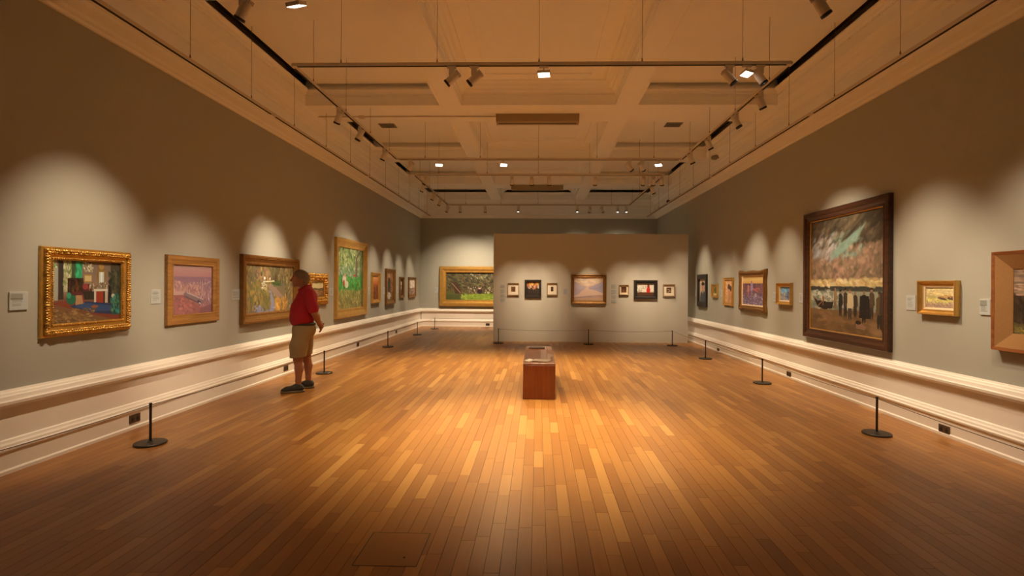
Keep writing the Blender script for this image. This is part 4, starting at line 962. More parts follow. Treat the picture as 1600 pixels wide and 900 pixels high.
def raily(px, py, s): return (s * TX, on_x(px, py, s * TX).y)
# near track (mostly above the frame)
lamp(barx(380, 22, YA1), ctr(1, 0.05), 'spotlight at the left top edge trained on the carved gold picture', 1.0, 42, True)
lamp(barx(1284, 3, YA1), ctr(25, 0.0), 'spotlight at the right top edge with a reddish lens', 0.35, 44, True)
lamp((TX, 3.7), ctr(25, 0.1), 'added unseen spotlight above the frame brightening the red teak picture', 0.5, 42)  # extra lamp added out of view to brighten the red teak picture
# middle track, front bar
lamp(barx(706, 110, YB0), ctr(2, 0.15), 'left of two spotlights on the front bar trained on the pink harbour', 0.8, 24, True)
lamp(barx(741, 108, YB0), ctr(2, -0.1), 'right of two spotlights on the front bar left of the square flood', 0.7, 26, True)
lamp(barx(1140, 110, YB0), ctr(24, 0.1), 'spotlight on the front bar just left of the right-hand square flood', 0.4, 32, True)
lamp(barx(1188, 113, YB0), ctr(24, 0.1), 'spotlight on the front bar just right of the right-hand square flood', 0.8, 40, True)
# middle track, side rails
lamp(raily(529, 182, -1), ctr(3, 0.1), 'nearest spotlight on the left rail above the garden picture', 0.9, 32)
lamp(raily(562, 212, -1), ctr(3, 0.1), 'second spotlight along the left rail above the garden picture', 0.9, 32)
lamp(raily(600, 243, -1), ctr(4, 0.05), 'third spotlight along the left rail, trained on the rococo frame', 0.8, 34)
lamp(raily(1189, 150, 1), ctr(23, -0.2), 'nearest spotlight on the right rail above the huge seashore', 0.6, 50)
lamp(raily(1151, 182, 1), ctr(23, -0.1), 'second spotlight along the right rail above the huge seashore', 0.6, 50)
lamp(raily(1108, 220, 1), ctr(22, 0.05), 'third spotlight along the right rail, trained on the blue bay', 0.75, 34)
lamp(raily(1080, 247, 1), ctr(21, 0.05), 'fourth spotlight along the right rail, trained on the sunset walkers', 0.9, 36)
# middle track, back bar
lamp(barx(641, 261, YB1), ctr(5, 0.1), 'spotlight at the left end of the back bar near the tall orchard', 0.7, 44, True)
lamp(barx(984, 260, YB1), ctr(20, 0.05), 'left of two spotlights on the right half of the back bar', 0.9, 24, True)
lamp(barx(1003, 260, YB1), ctr(19, 0.05), 'right of two spotlights on the right half of the back bar', 0.7, 22, True)
# far track, front bar (lights the partition)
for px, tg, lb, wt in ((800, 11, 'leftmost spotlight of the row facing the partition', .55), (831, 12, 'second spotlight of the row facing the partition', .75), (858, 13, 'third spotlight of the row facing the partition', .5),
                       (1005, 15, 'spotlight right of the lone one in the partition row', .6), (1021, 16, 'larger spotlight near the right end of the partition row', .75), (1034, 17, 'spotlight at the right end of the partition row', .55)):
    lamp(barx(px, 280, YC0), ctr(tg, -0.02), lb, wt * 1.25, 23, True)
lamp(barx(930, 280, YC0), ctr(14, 0.34), 'lone spotlight over the lake landscape in the partition row', 1.0, 9, True)
lamp(barx(665, 283, YC0), ctr(5, 0.15), 'spotlight at the left end of the far front bar', 0.6, 36, True)
# far track, rails and back bar
lamp(raily(660.6, 295, -1), ctr(6, 0.05), 'nearest spotlight on the far left rail', 0.8, 32)
lamp(raily(676.6, 309, -1), ctr(7, 0.05), 'second spotlight along the far left rail', 0.8, 32)
lamp(raily(687, 317, -1), ctr(8, 0.05), 'third spotlight along the far left rail', 0.8, 28)
lamp(barx(699, 326, YC1), ctr(9, 0.05), 'leftmost spotlight on the far back bar', 0.8, 30, True)
lamp(raily(1020, 292, 1), ctr(18, 0.1), 'spotlight on the far right rail by the youth portrait', 0.8, 34)
lamp(barx(719, 327, YC1), ctr(10, 0.0) + Vector((-0.6, 0, 0)), 'second spotlight on the far back bar, turned to the end wall', 1.1, 72, True)
lamp(barx(758, 327, YC1), ctr(10, 0.0) + Vector((0.4, 0, 0)), 'third spotlight on the far back bar, turned to the end wall', 1.1, 72, True)
for px, tx, lb in ((810, -0.9, 'bright spotlight on the far back bar left of centre facing the viewer'), (902, 1.1, 'bright spotlight on the far back bar right of centre facing the viewer'), (965, 2.4, 'bright spotlight on the far back bar above the red cloak'), (988, 2.9, 'rightmost bright spotlight on the far back bar')):
    lamp((min(2.88, barx(px, 328, YC1)[0]), YC1), (tx, PY + 0.5, 0.3), lb, 0.7, 48, True)
lamp((barx(921.6, 328, YC1)[0], YC1), (1.4, YB, 2.0), 'dark spotlight on the far back bar turned to the end wall', 0.6, 60, True)
lamp((barx(941, 328, YC1)[0], YC1), (3.2, YB, 2.0), 'slanting spotlight on the far back bar right of the dark one', 0.6, 60, True)
# floods
flood(barx(850, 108, YB0), (0.0, 5.55, 0), 'square glowing flood light at the centre of the front bar', 1.6, 58)
flood(barx(1167, 110, YB0), (1.6, 6.0, 0), 'square glowing flood light at the right of the front bar', 0.36, 70)
flood(barx(463, -4, YA1), (-1.7, 6.2, 0), 'glowing flood light cut by the top edge of the picture', 0.36, 70)
flood(barx(686, 255, YB1), (-1.9, 9.6, 0), 'small bright flood light at the left of the back bar', 0.82, 85)
flood(barx(787, 256, YB1), (-0.5, 9.3, 0), 'small bright flood light at the middle of the back bar', 0.82, 85)
flood(barx(1029, 257, YB1), (1.9, 9.6, 0), 'small bright flood light at the right of the back bar', 0.82, 85)

# ------------------------------------------------------------------ ceiling fittings
def fixture(px0, px1, Y, z0, z1, label):
    x0, x1 = on_y(px0, 200, Y).x, on_y(px1, 200, Y).x
    t = thing('box_casing', label, 'casing', ((x0 + x1) / 2, Y, z0))
    w = (x1 - x0) / 2
    MB().bbox(-w, w, 0, 0.22, 0, z1 - z0, 0.008).build('body', M['casing'], t)
    MB().box(-w - 0.012, -w, -0.005, 0.225, -0.004, z1 - z0).build('end_cap', M['casing'], t)
    MB().box(w, w + 0.012, -0.005, 0.225, -0.004, z1 - z0).build('end_cap', M['casing'], t)
    MB().box(-w + 0.03, w - 0.03, 0.09, 0.13, -0.003, 0).build('slit', M['slot'], t)
fixture(776, 904, 9.30, 4.545, ZB, 'long beige box casing under the wide beam above the bench')
fixture(800, 880, 15.95, 4.55, ZB, 'long beige box casing under the far beam above the partition')
def vent(px, py, label):
    p = on_z(px, py, ZC)
    t = thing('ceiling_vent', label, 'vent', (p.x, p.y, ZC))
    mb = MB(); a, b = 0.17, 0.14
    mb.box(-a, a, -b, -b + 0.02, -0.015, 0); mb.box(-a, a, b - 0.02, b, -0.015, 0); mb.box(-a, -a + 0.02, -b + 0.02, b - 0.02, -0.015, 0); mb.box(a - 0.02, a, -b + 0.02, b - 0.02, -0.015, 0)
    mb.build('frame', M['vent'], t)
    MB().box(-a + 0.02, a - 0.02, -b + 0.02, b - 0.02, -0.002, 0).build('backing', M['slot'], t)
    for k in range(7):
        x = -a + 0.045 + k * 0.042
        MB().box(x, x + 0.016, -b + 0.02, b - 0.02, -0.013, -0.003).build('slat', M['vent'], t)
vent(606, 196, 'slatted ceiling vent left of the long box casing')
vent(1052, 194.5, 'slatted ceiling vent right of the long box casing')
t = thing('electrical_conduit', 'thin conduit pipe running under the wide beam to the box casing', 'conduit', (0, 9.42, ZB))
cx0 = on_y(490, 182, 9.42).x
mb = MB().tube([(cx0, 0, -0.014), (-0.78, 0, -0.014)], 0.011, 8); mb.build('pipe', M['track'], t, True)
MB().bbox(on_y(565, 181, 9.42).x - 0.05, on_y(565, 181, 9.42).x + 0.05, -0.04, 0.04, -0.045, 0, 0.004).build('junction_box', M['track'], t)
p = on_x(1119, 246, W - 0.245)
t = thing('dome_sensor', 'small round grey sensor on the right cornice', 'sensor', p)
MB().lathe([(0.11, -0.03), (0.12, 0.0), (0.11, 0.03), (0.05, 0.045)], 18).build('housing', M['vent'], t, True)
MB().box(0.05, 0.17, -0.02, 0.02, -0.012, 0.012).build('bracket', M['vent'], t)
p = on_x(1044, 317.5, W - 0.19)
t = thing('security_camera', 'tiny black camera on the far right cornice ledge', 'camera', (p.x, p.y, 4.215))
MB().lathe([(0.03, 0), (0.03, 0.05)], 12).build('mount', M['black'], t)
MB().blob((0, 0, 0.09), (0.06, 0.06, 0.055), 12, 8).build('dome', M['black'], t, True)

# ------------------------------------------------------------------ barrier posts and cords
POSTH = 0.40
post_me = None
mb = MB().lathe([(0.0115, 0.02), (0.0115, POSTH - 0.012), (0.014, POSTH - 0.012), (0.014, POSTH)], 14); ME['post'] = mb.mesh('post', M['iron'])
ME['base'] = MB().lathe([(0.137, 0.0), (0.140, 0.004), (0.140, 0.014), (0.134, 0.020), (0.03, 0.0215), (0.014, 0.03)], 32).mesh('base', M['iron'])
ME['eyelet'] = MB().lathe([(0.005, -0.018), (0.005, 0.018)], 8, Matrix.Translation((0, 0, POSTH - 0.018)) @ Matrix.Rotation(math.pi / 2, 4, 'X')).mesh('eyelet', M['black'])
def stanchion(x, y, label):
    t = thing('barrier_post', label, 'barrier post', (x, y, 0), 0, 'low barrier posts with cord')
    link('base', ME['base'], t); link('post', ME['post'], t); link('eyelet', ME['eyelet'], t)
    return t
def g(px, py):
    p = on_z(px, py, 0.01); return p.x, p.y
LP = [(-4.0, 2.3, 'barrier post on the left just outside the frame'), (*g(235, 692), 'large near barrier post at the left wall below the drawing room'), (*g(506.5, 582.5), 'barrier post just right of the man'),
      (*g(606, 541.5), 'barrier post on the left below the reddish figure scene'), (*g(652, 522.8), 'barrier post near the far left corner'), (*g(679, 513.6), 'barrier post before the end wall picture'), (0.4, 18.45, 'barrier post before the end wall hidden behind the partition')]
PP = [(*g(778.7, 535.8), 'barrier post at the left end of the partition'), (*g(919.5, 537.5), 'barrier post before the middle of the partition'), (*g(1050.3, 539.5), 'barrier post near the right end of the partition'),
      (*g(1102.3, 560), 'barrier post on the right below the tiny tree picture'), (*g(1191, 598), 'barrier post on the right below the sunset walkers'), (*g(1370, 677), 'large near barrier post on the right below the huge seashore'), (3.72, 2.4, 'barrier post on the right just outside the frame')]
def chain(ps, names):
    roots = [stanchion(*p) for p in ps]
    pts = [(p[0], p[1]) for p in ps]
    for i in range(len(pts) - 1):
        a, b = Vector((*pts[i], POSTH - 0.018)), Vector((*pts[i + 1], POSTH - 0.018))
        u = (b - a).normalized() * 0.012
        a, b = a + u, b - u
        org = Vector((*pts[i], 0))
        o = MB().tube([a - org + (b - a) * k / 12 - Vector((0, 0, 0.03 * 4 * (k / 12) * (1 - k / 12))) for k in range(13)], 0.0034, 6).build('cord', M['cord'], roots[i], True)
        o['label'] = names[i]
chain(LP, ['barrier cord running off the left edge from the near left post', 'barrier cord passing behind the man to the near left post', 'barrier cord from the man\'s right towards the third left post', 'barrier cord between the two far posts on the left', 'barrier cord across the far left corner', 'barrier cord below the end wall picture'])
chain(PP, ['barrier cord before the left half of the partition', 'barrier cord before the right half of the partition', 'barrier cord from the partition to the right wall', 'barrier cord below the tiny tree and sunset pictures', 'barrier cord below the blue bay and huge seashore', 'barrier cord running off the right edge'])

# ------------------------------------------------------------------ wall sockets in the skirting
def socket(side, px, py, label):
    if side == 'back':
        p = on_y(px, py, YB - 0.06); rz = 0
    else:
        p = on_x(px, py, (-W + 0.06) if side == 'left' else (W - 0.06)); rz = math.pi / 2 if side == 'left' else -math.pi / 2
    t = thing('wall_socket', label, 'socket', (p.x, p.y, p.z), rz, 'bronze sockets in the skirting')
    MB().bbox(-0.074, 0.074, -0.010, 0, -0.045, 0.045, 0.003).build('plate', M['socket'], t)
    for s in (-1, 1):
        q = MB().box(s * 0.036 - 0.018, s * 0.036 + 0.018, -0.0115, -0.0095, -0.024, 0.012).build('outlet', M['black'], t)
        MB().box(s * 0.036 - 0.007, s * 0.036 + 0.007, -0.014, -0.0095, 0.018, 0.034).build('switch', M['socket'], t)
socket('left', 210, 653.5, 'bronze double socket behind the large near left post')
socket('left', 446.5, 575.5, 'bronze double socket in the left skirting by the man\'s feet')
socket('left', 559, 538, 'bronze double socket in the left skirting right of the man')
socket('left', 619, 518.5, 'bronze double socket in the far left skirting')
socket('right', 1476, 671, 'bronze double socket in the near right skirting')
socket('right', 1233, 584.7, 'bronze double socket in the right skirting below the blue bay')
socket('right', 1122.5, 547, 'bronze double socket in the far right skirting near the partition')
socket('back', 762, 507, 'bronze double socket in the end wall skirting beside the partition')

# ------------------------------------------------------------------ bench with two booklets
a, b = on_z(817, 624.3, 0), on_z(867.5, 624.6, 0)
by0 = (a.y + b.y) / 2
bz = on_y(842, 568, by0).z
by1 = on_z(842, 541, bz).y
bw, bl = (b.x - a.x) / 2, by1 - by0
M['bench'] = wood('bench_veneer', (0.115, 0.022, 0.006), (0.175, 0.040, 0.011), 2, 26, 0.32, 0.25)
M['benchtop'] = wood('bench_top_veneer', (0.11, 0.027, 0.010), (0.165, 0.050, 0.019), 1, 26, 0.26, 0.4)
t = thing('gallery_bench', 'solid red-brown wooden box bench in the middle of the floor', 'bench', ((a.x + b.x) / 2, by0, 0))
for s in (-1, 1): MB().bbox(min(s * bw, s * (bw - 0.02)), max(s * bw, s * (bw - 0.02)), 0.02, bl - 0.02, 0.004, bz - 0.026, 0.0015).build('side_panel', M['bench'], t)
MB().bbox(-bw, bw, 0, 0.0195, 0.004, bz - 0.026, 0.0015).build('end_panel', M['bench'], t)
MB().bbox(-bw, bw, bl - 0.0195, bl, 0.004, bz - 0.026, 0.0015).build('end_panel', M['bench'], t)
MB().bbox(-bw, bw, 0, bl, bz - 0.0255, bz, 0.002).build('top_board', M['benchtop'], t)
MB().box(-bw + 0.02, bw - 0.02, 0.02, bl - 0.02, 0.0, 0.05).build('plinth', M['slot'], t)
M['booklet'] = mat('booklet_cover', (0.06, 0.04, 0.035), 0.35)
M['pages'] = mat('booklet_pages', (0.30, 0.26, 0.22), 0.6)
def booklet(px, py, w, l, th, rz, label, cover):
    p = on_z(px, py, bz)
    t = thing('exhibition_booklet', label, 'booklet', (p.x, p.y, bz), rz, 'booklets on the bench')
    MB().bbox(-w / 2, w / 2, -l / 2, l / 2, 0, 0.002, 0.0006).build('back_cover', cover, t)
    MB().box(-w / 2 + 0.003, w / 2 - 0.003, -l / 2 + 0.003, l / 2 - 0.003, 0.002, th - 0.002).build('pages', M['pages'], t)
    MB().bbox(-w / 2, w / 2, -l / 2, l / 2, th - 0.002, th, 0.0006).build('front_cover', cover, t)
booklet(838.5, 543.6, 0.27, 0.20, 0.016, 0.03, 'dark closed booklet at the far end of the bench', M['booklet'])
booklet(846, 563.7, 0.25, 0.20, 0.008, -0.35, 'pale grey booklet askew at the near end of the bench', mat('grey_cover', (0.26, 0.20, 0.16), 0.3))
t = thing('folded_leaflet', 'small pale leaflet beside the near booklet on the bench', 'leaflet', on_z(827.5, 564, bz), 0.5)
MB().box(-0.05, 0.05, -0.075, 0.075, 0, 0.0015).build('lower_leaf', M['pages'], t)
MB().add([(-0.05, -0.075, 0.002), (-0.05, 0.075, 0.002), (0.045, 0.075, 0.02), (0.045, -0.075, 0.02), (-0.05, -0.075, 0.003), (-0.05, 0.075, 0.003), (0.045, 0.075, 0.021), (0.045, -0.075, 0.021)],
         [(0, 1, 2, 3), (4, 7, 6, 5), (0, 3, 7, 4), (1, 5, 6, 2), (0, 4, 5, 1), (3, 2, 6, 7)]).build('upper_leaf', M['pages'], t)

# ------------------------------------------------------------------ the visitor: smooth solids merged on a grid, then skinned with quads
class Solid:
    def __init__(s, lo, hi, h):
        s.lo, s.h = np.array(lo, float), h
        n = np.ceil((np.array(hi) - s.lo) / h).astype(int) + 1
        s.F = np.full(n, 1.0, np.float32)
        s.ax = [s.lo[k] + h * np.arange(n[k]) for k in range(3)]
    def _sub(s, lo, hi):
        sl = []
        for k in range(3):
            a = max(0, int((lo[k] - s.lo[k]) / s.h)); b = min(s.F.shape[k], int((hi[k] - s.lo[k]) / s.h) + 2)
            if a >= b: return None
            sl.append(slice(a, b))
        g = np.meshgrid(*[s.ax[k][sl[k]] for k in range(3)], indexing='ij')
        return tuple(sl), g
    def _join(s, sl, d, k):
        f = s.F[sl]
        if k > 0:
            h = np.clip(0.5 + 0.5 * (f - d) / k, 0, 1)
            s.F[sl] = f * (1 - h) + d * h - k * h * (1 - h)
        else:
            s.F[sl] = np.minimum(f, d)
    def cap(s, a, b, ra, rb, k=0.02):
        a, b = np.array(a, float), np.array(b, float)
        m = max(ra, rb) + 0.06
        q = s._sub(np.minimum(a, b) - m, np.maximum(a, b) + m)
        if q is None: return s
        sl, (X, Y, Z) = q
        d = b - a; L2 = float(d @ d) + 1e-9
        t = np.clip(((X - a[0]) * d[0] + (Y - a[1]) * d[1] + (Z - a[2]) * d[2]) / L2, 0, 1)
        dist = np.sqrt((X - a[0] - t * d[0]) ** 2 + (Y - a[1] - t * d[1]) ** 2 + (Z - a[2] - t * d[2]) ** 2) - (ra + (rb - ra) * t)
        s._join(sl, dist.astype(np.float32), k); return s
    def chain(s, pts, k=0.02):
        for (a, ra), (b, rb) in zip(pts[:-1], pts[1:]): s.cap(a, b, ra, rb, k)
        return s
    def ell(s, c, r, k=0.02, tilt=0.0):
        c, r = np.array(c, float), np.array(r, float)
        m = max(r) + 0.06
        sl, (X, Y, Z) = s._sub(c - m, c + m)
        x, y, z = X - c[0], Y - c[1], Z - c[2]
        if tilt:
            co, si = math.cos(tilt), math.sin(tilt)
            x, z = x * co + z * si, -x * si + z * co
        k0 = np.sqrt((x / r[0]) ** 2 + (y / r[1]) ** 2 + (z / r[2]) ** 2)
        k1 = np.sqrt((x / r[0] ** 2) ** 2 + (y / r[1] ** 2) ** 2 + (z / r[2] ** 2) ** 2) + 1e-9
        s._join(sl, (k0 * (k0 - 1) / k1).astype(np.float32), k); return s
    def cut(s, p, n):
        """keep what lies behind the plane through p with normal n"""
        n = np.array(n, float) / np.linalg.norm(n)
        g = (s.ax[0][:, None, None] - p[0]) * n[0] + (s.ax[1][None, :, None] - p[1]) * n[1] + (s.ax[2][None, None, :] - p[2]) * n[2]
        s.F = np.maximum(s.F, g.astype(np.float32)); return s
    def carve(s, c, r):
        sl, (X, Y, Z) = s._sub(np.array(c) - r - 0.02, np.array(c) + r + 0.02)
        d = r - np.sqrt((X - c[0]) ** 2 + (Y - c[1]) ** 2 + (Z - c[2]) ** 2)
        s.F[sl] = np.maximum(s.F[sl], d.astype(np.float32)); return s
    def build(s, name, material, parent, relax=1):
        Fv = s.F; nx, ny, nz = Fv.shape
        S = Fv < 0
        acc = np.zeros((nx - 1, ny - 1, nz - 1, 3), np.float32); cnt = np.zeros((nx - 1, ny - 1, nz - 1), np.float32)
        def cor(A, o): return A[o[0]:nx - 1 + o[0], o[1]:ny - 1 + o[1], o[2]:nz - 1 + o[2]]
        for ax in range(3):
            others = [k for k in range(3) if k != ax]
            for i in (0, 1):
                for j in (0, 1):
                    o = [0, 0, 0]; o[others[0]] = i; o[others[1]] = j
                    e = list(o); e[ax] = 1
                    fa, fb = cor(Fv, o), cor(Fv, e)
                    m = (fa < 0) != (fb < 0)
                    t = np.where(m, fa / np.where(m, fa - fb, 1), 0)
                    for k in range(3):
                        acc[..., k] += np.where(m, (t if k == ax else o[k]), 0)
                    cnt += m
        act = cnt > 0
        idx = np.full(act.shape, -1, np.int64); idx[act] = np.arange(act.sum())
        I = np.argwhere(act)
        V = (I + acc[act] / cnt[act][:, None]) * s.h + s.lo
        fs = []
        for ax in range(3):
            u, v = (ax + 1) % 3, (ax + 2) % 3
            sl0 = [slice(None)] * 3; sl1 = [slice(None)] * 3
            sl0[ax] = slice(0, -1); sl1[ax] = slice(1, None)
            ch = S[tuple(sl0)] != S[tuple(sl1)]
            P = np.argwhere(ch)
            P = P[(P[:, u] > 0) & (P[:, v] > 0) & (P[:, u] < Fv.shape[u] - 1) & (P[:, v] < Fv.shape[v] - 1)]
            eu = np.zeros(3, int); eu[u] = 1; ev = np.zeros(3, int); ev[v] = 1
            q = [idx[tuple((P - eu - ev).T)], idx[tuple((P - ev).T)], idx[tuple(P.T)], idx[tuple((P - eu).T)]]
            q = np.stack(q, 1)
            neg = S[tuple(P.T)]
            q[~neg] = q[~neg][:, ::-1]
            fs.append(q)
        fs = np.concatenate(fs)
        for _ in range(relax):
            sm = np.zeros_like(V); n = np.zeros(len(V))
            for a, b in ((0, 1), (1, 2), (2, 3), (3, 0)):
                np.add.at(sm, fs[:, a], V[fs[:, b]]); np.add.at(sm, fs[:, b], V[fs[:, a]])
                np.add.at(n, fs[:, a], 1); np.add.at(n, fs[:, b], 1)
            V = V * 0.5 + 0.5 * sm / np.maximum(n, 1)[:, None]
        me = bpy.data.meshes.new(name)
        me.from_pydata(V.tolist(), [], fs.tolist())
        me.materials.append(material)
        me.polygons.foreach_set('use_smooth', [True] * len(me.polygons)); me.update()
        return link(name, me, parent)

M['skin'] = mat('skin', (0.36, 0.155, 0.095), 0.55, noise=(12, 0.08))
M['shirt'] = mat('red_polo', (0.36, 0.006, 0.022), 0.8, noise=(8, 0.08), bump=(26, 0.25))
M['shorts'] = mat('khaki_cotton', (0.30, 0.215, 0.115), 0.85, noise=(8, 0.08), bump=(22, 0.35))
M['hair'] = mat('grey_hair', (0.21, 0.17, 0.13), 0.7, noise=(60, 0.4), bump=(120, 0.6))
M['belt'] = mat('leather_belt', (0.03, 0.014, 0.010), 0.5)
M['shoe'] = mat('grey_mesh_shoe', (0.045, 0.042, 0.042), 0.75, noise=(30, 0.3), bump=(150, 0.3))
M['sole'] = mat('shoe_sole', (0.20, 0.16, 0.12), 0.7)
M['lace'] = mat('shoe_lace', (0.16, 0.14, 0.12), 0.8)

pp = on_z(472, 609.5, 0)
man = thing('person', 'grey-haired person in red polo and khaki shorts standing hands clasped behind back', 'person', (pp.x, pp.y, 0), 0.40)
NF, FF = -0.135, 0.135           # near and far foot (the near side is -Y)
# body: head, neck, arms, hands, trunk and legs as one surface; the figure faces -X
B = Solid((-0.36, -0.36, 0.0), (0.36, 0.36, 1.86), 0.0075)
B.ell((-0.040, 0, 1.656), (0.098, 0.077, 0.112), 0.02).ell((-0.076, 0, 1.596), (0.060, 0.056, 0.066), 0.03).ell((0.012, 0, 1.644), (0.07, 0.072, 0.085), 0.03)
B.cap((-0.136, 0, 1.656), (-0.160, 0, 1.620), 0.012, 0.017, 0.012)                       # nose
B.cap((-0.122, -0.03, 1.672), (-0.122, 0.03, 1.672), 0.016, 0.016, 0.015)                # brow
B.cap((-0.126, -0.016, 1.582), (-0.126, 0.016, 1.582), 0.013, 0.013, 0.008).cap((-0.120, -0.012, 1.566), (-0.120, 0.012, 1.566), 0.013, 0.013, 0.008)   # lips
B.ell((-0.110, 0, 1.540), (0.026, 0.03, 0.022), 0.02)                                    # chin
for s in (-1, 1):
    B.carve((-0.146, s * 0.032, 1.648), 0.017)
    B.ell((-0.116, s * 0.031, 1.648), (0.014, 0.014, 0.012), 0.004)
    B.ell((-0.013, s * 0.079, 1.632), (0.022, 0.012, 0.034), 0.008, 0.25)
B.cap((0.045, 0, 1.44), (-0.008, 0, 1.60), 0.066, 0.060, 0.03)
B.ell((0.055, 0, 1.33), (0.125, 0.165, 0.16), 0.05).ell((0.015, 0, 1.12), (0.15, 0.155, 0.18), 0.05).ell((0.02, 0, 0.93), (0.135, 0.15, 0.11), 0.05)
for s in (-1, 1):
    hz = 0.965 if s < 0 else 0.945
    B.chain([((0.085, s * 0.18, 1.42), 0.058), ((0.165, s * 0.235, 1.15), 0.044)], 0.03)
    wr = (0.232, s * 0.075, hz + 0.012)
    B.chain([((0.165, s * 0.235, 1.15), 0.046), ((0.197, s * 0.17, 1.075), 0.043), (wr, 0.029)], 0.015)
    # palm and five fingers, curled round the other hand
    px, py, pz = 0.255, s * 0.020, hz - 0.012
    B.chain([(wr, 0.028), ((px, py + s * 0.022, pz), 0.031), ((px + 0.004, py - s * 0.006, pz - 0.004), 0.030)], 0.012)
    for f in range(4):
        ln = (0.036, 0.041, 0.039, 0.031)[f]
        bx, bz_ = px + 0.028 - 0.019 * f * 0.55, pz + 0.024 - 0.019 * f
        if s < 0:
            a0, a1, a2, a3 = (bx, py - s * 0.018, bz_), (bx + 0.014, py - s * (0.018 + ln), bz_ - 0.004), (bx + 0.004, py - s * (0.03 + ln * 1.6), bz_ - 0.012), (bx - 0.018, py - s * (0.022 + ln * 1.7), bz_ - 0.018)
        else:
            a0, a1, a2, a3 = (bx - 0.01, py - s * 0.018, bz_ - 0.01), (bx + 0.004, py - s * (0.016 + ln), bz_ - 0.022), (bx - 0.008, py - s * (0.022 + ln * 1.4), bz_ - 0.04), (bx - 0.026, py - s * (0.014 + ln * 1.3), bz_ - 0.046)
        B.chain([(a0, 0.0105), (a1, 0.0098), (a2, 0.0088), (a3, 0.0080)], 0.004)
    B.chain([((px - 0.006, py + s * 0.018, pz + 0.022), 0.013), ((px + 0.006, py - s * 0.004, pz + 0.048), 0.0105), ((px + 0.004, py - s * 0.026, pz + 0.054), 0.0088)], 0.006)
LEG = [(-1, (-0.02, -0.09, 0.88), (-0.052, -0.115, 0.49), (-0.045, NF, 0.09)), (1, (0.03, 0.09, 0.88), (0.055, 0.115, 0.49), (0.085, FF, 0.09))]
for s, hip, kn, an in LEG:
    B.chain([(hip, 0.098), (kn, 0.062)], 0.03)
    mid = tuple(kn[k] * 0.62 + an[k] * 0.38 for k in range(3))
    B.chain([(kn, 0.060), ((mid[0] + 0.012, mid[1], mid[2]), 0.060), (tuple(kn[k] * .2 + an[k] * .8 for k in range(3)), 0.040), (an, 0.037)], 0.02)
    B.cap((kn[0] - 0.022, kn[1], kn[2] - 0.02), (kn[0] - 0.018, kn[1], kn[2] - 0.06), 0.044, 0.04, 0.02)
    B.chain([((an[0] + 0.02, an[1], 0.05), 0.036), ((an[0] - 0.14, an[1], 0.036), 0.026)], 0.02)
B.build('body', M['skin'], man, 1)
# polo shirt
S = Solid((-0.30, -0.36, 0.90), (0.32, 0.36, 1.60), 0.009)
S.ell((0.058, 0, 1.345), (0.146, 0.19, 0.185), 0.06).ell((0.010, 0, 1.19), (0.178, 0.186, 0.20), 0.06).ell((-0.010, 0, 1.06), (0.168, 0.186, 0.16), 0.06)
for s in (-1, 1):
    S.chain([((0.062, s * 0.03, 1.492), 0.064), ((0.085, s * 0.165, 1.438), 0.070)], 0.04)
    S.chain([((0.082, s * 0.175, 1.425), 0.070), ((0.150, s * 0.228, 1.205), 0.074)], 0.03)
S.cut((0, 0, 0.972), (0.10, 0, -1))
for a in range(10):
    th = 2 * math.pi * a / 10; th2 = 2 * math.pi * (a + 1) / 10
    rr = lambda q: (0.030 + 0.078 * math.cos(q), 0.074 * math.sin(q), 1.518 + 0.034 * math.cos(q))
    S.cap(rr(th), rr(th2), 0.017, 0.017, 0.012)
S.build('polo_shirt', M['shirt'], man, 1)
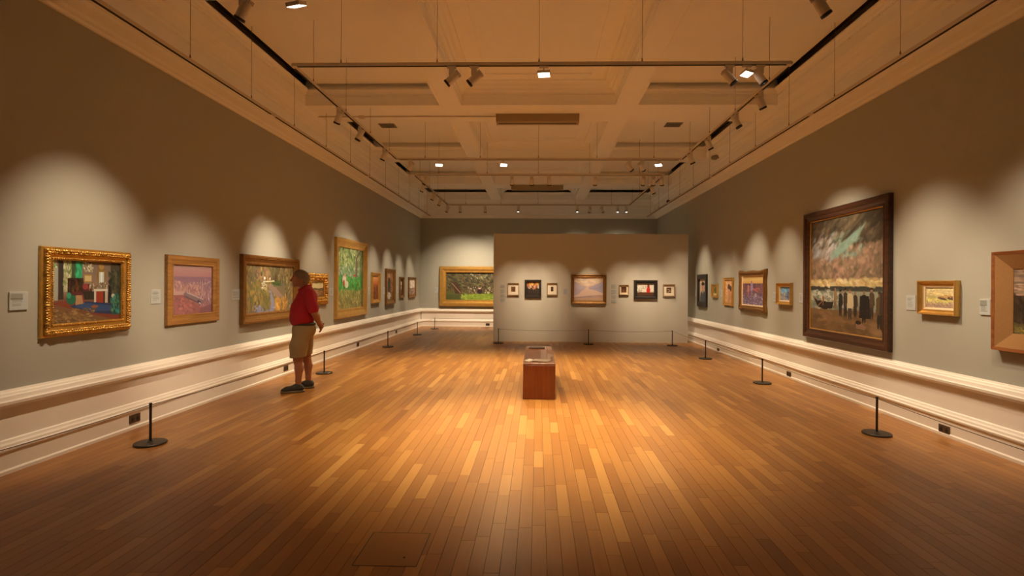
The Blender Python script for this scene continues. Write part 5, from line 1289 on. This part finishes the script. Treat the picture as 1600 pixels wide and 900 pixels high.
# belt and shorts
K = Solid((-0.26, -0.30, 0.90), (0.26, 0.30, 1.06), 0.008)
K.ell((0.02, 0, 0.96), (0.162, 0.176, 0.35), 0.0).cut((0, 0, 0.995), (0, 0, 1)).cut((0, 0, 0.957), (0, 0, -1))
K.build('belt', M['belt'], man, 0)
T = Solid((-0.30, -0.34, 0.42), (0.30, 0.34, 1.0), 0.009)
T.ell((0.022, 0, 0.90), (0.166, 0.180, 0.16), 0.04)
T.chain([((-0.005, -0.088, 0.86), 0.122), ((-0.045, -0.112, 0.66), 0.116), ((-0.056, -0.118, 0.46), 0.112)], 0.05)
T.chain([((0.035, 0.088, 0.86), 0.122), ((0.030, 0.112, 0.66), 0.112), ((0.030, 0.118, 0.46), 0.106)], 0.03)
T.cut((0, 0, 0.968), (0, 0, 1)).cut((0, 0, 0.508), (0.06, 0, -1))
T.build('shorts', M['shorts'], man, 1)
# hair: a cap over crown, sides and nape
Hh = Solid((-0.2, -0.14, 1.5), (0.18, 0.14, 1.86), 0.0075)
Hh.ell((-0.033, 0, 1.668), (0.108, 0.089, 0.117), 0.0).ell((0.018, 0, 1.652), (0.080, 0.083, 0.10), 0.03).cut((-0.106, 0, 1.706), (-0.75, 0, -0.66))
Hh.build('hair', M['hair'], man, 1)
for s, hip, kn, an in LEG:
    ax, ay = an[0], an[1]
    U = Solid((ax - 0.26, ay - 0.09, -0.01), (ax + 0.11, ay + 0.09, 0.16), 0.007)
    U.chain([((ax + 0.035, ay, 0.06), 0.044), ((ax - 0.05, ay, 0.058), 0.047), ((ax - 0.15, ay, 0.044), 0.042), ((ax - 0.205, ay, 0.036), 0.028)], 0.03)
    U.cap((ax + 0.01, ay, 0.06), (ax, ay, 0.105), 0.046, 0.044, 0.03).cut((0, 0, 0.018), (0, 0, -1)).cut((ax, ay, 0.122), (0.25, 0, 1))
    sh = U.build('shoe', M['shoe'], man, 1)
    U = Solid((ax - 0.28, ay - 0.09, -0.01), (ax + 0.12, ay + 0.09, 0.06), 0.006)
    U.chain([((ax + 0.038, ay, 0.02), 0.048), ((ax - 0.06, ay, 0.02), 0.047), ((ax - 0.15, ay, 0.02), 0.049), ((ax - 0.205, ay, 0.024), 0.036)], 0.02)
    U.cut((0, 0, 0.028), (0, 0, 1)).cut((0, 0, 0.001), (0, 0, -1))
    U.build('sole', M['sole'], sh, 0)
    mb = MB()
    for k in range(4):
        x = ax - 0.055 - 0.024 * k; z = 0.104 - 0.0085 * k
        mb.tube([(x, ay - 0.026, z - 0.012), (x - 0.004, ay, z + 0.001), (x, ay + 0.026, z - 0.012)], 0.004, 6)
    mb.build('laces', M['lace'], sh, True)
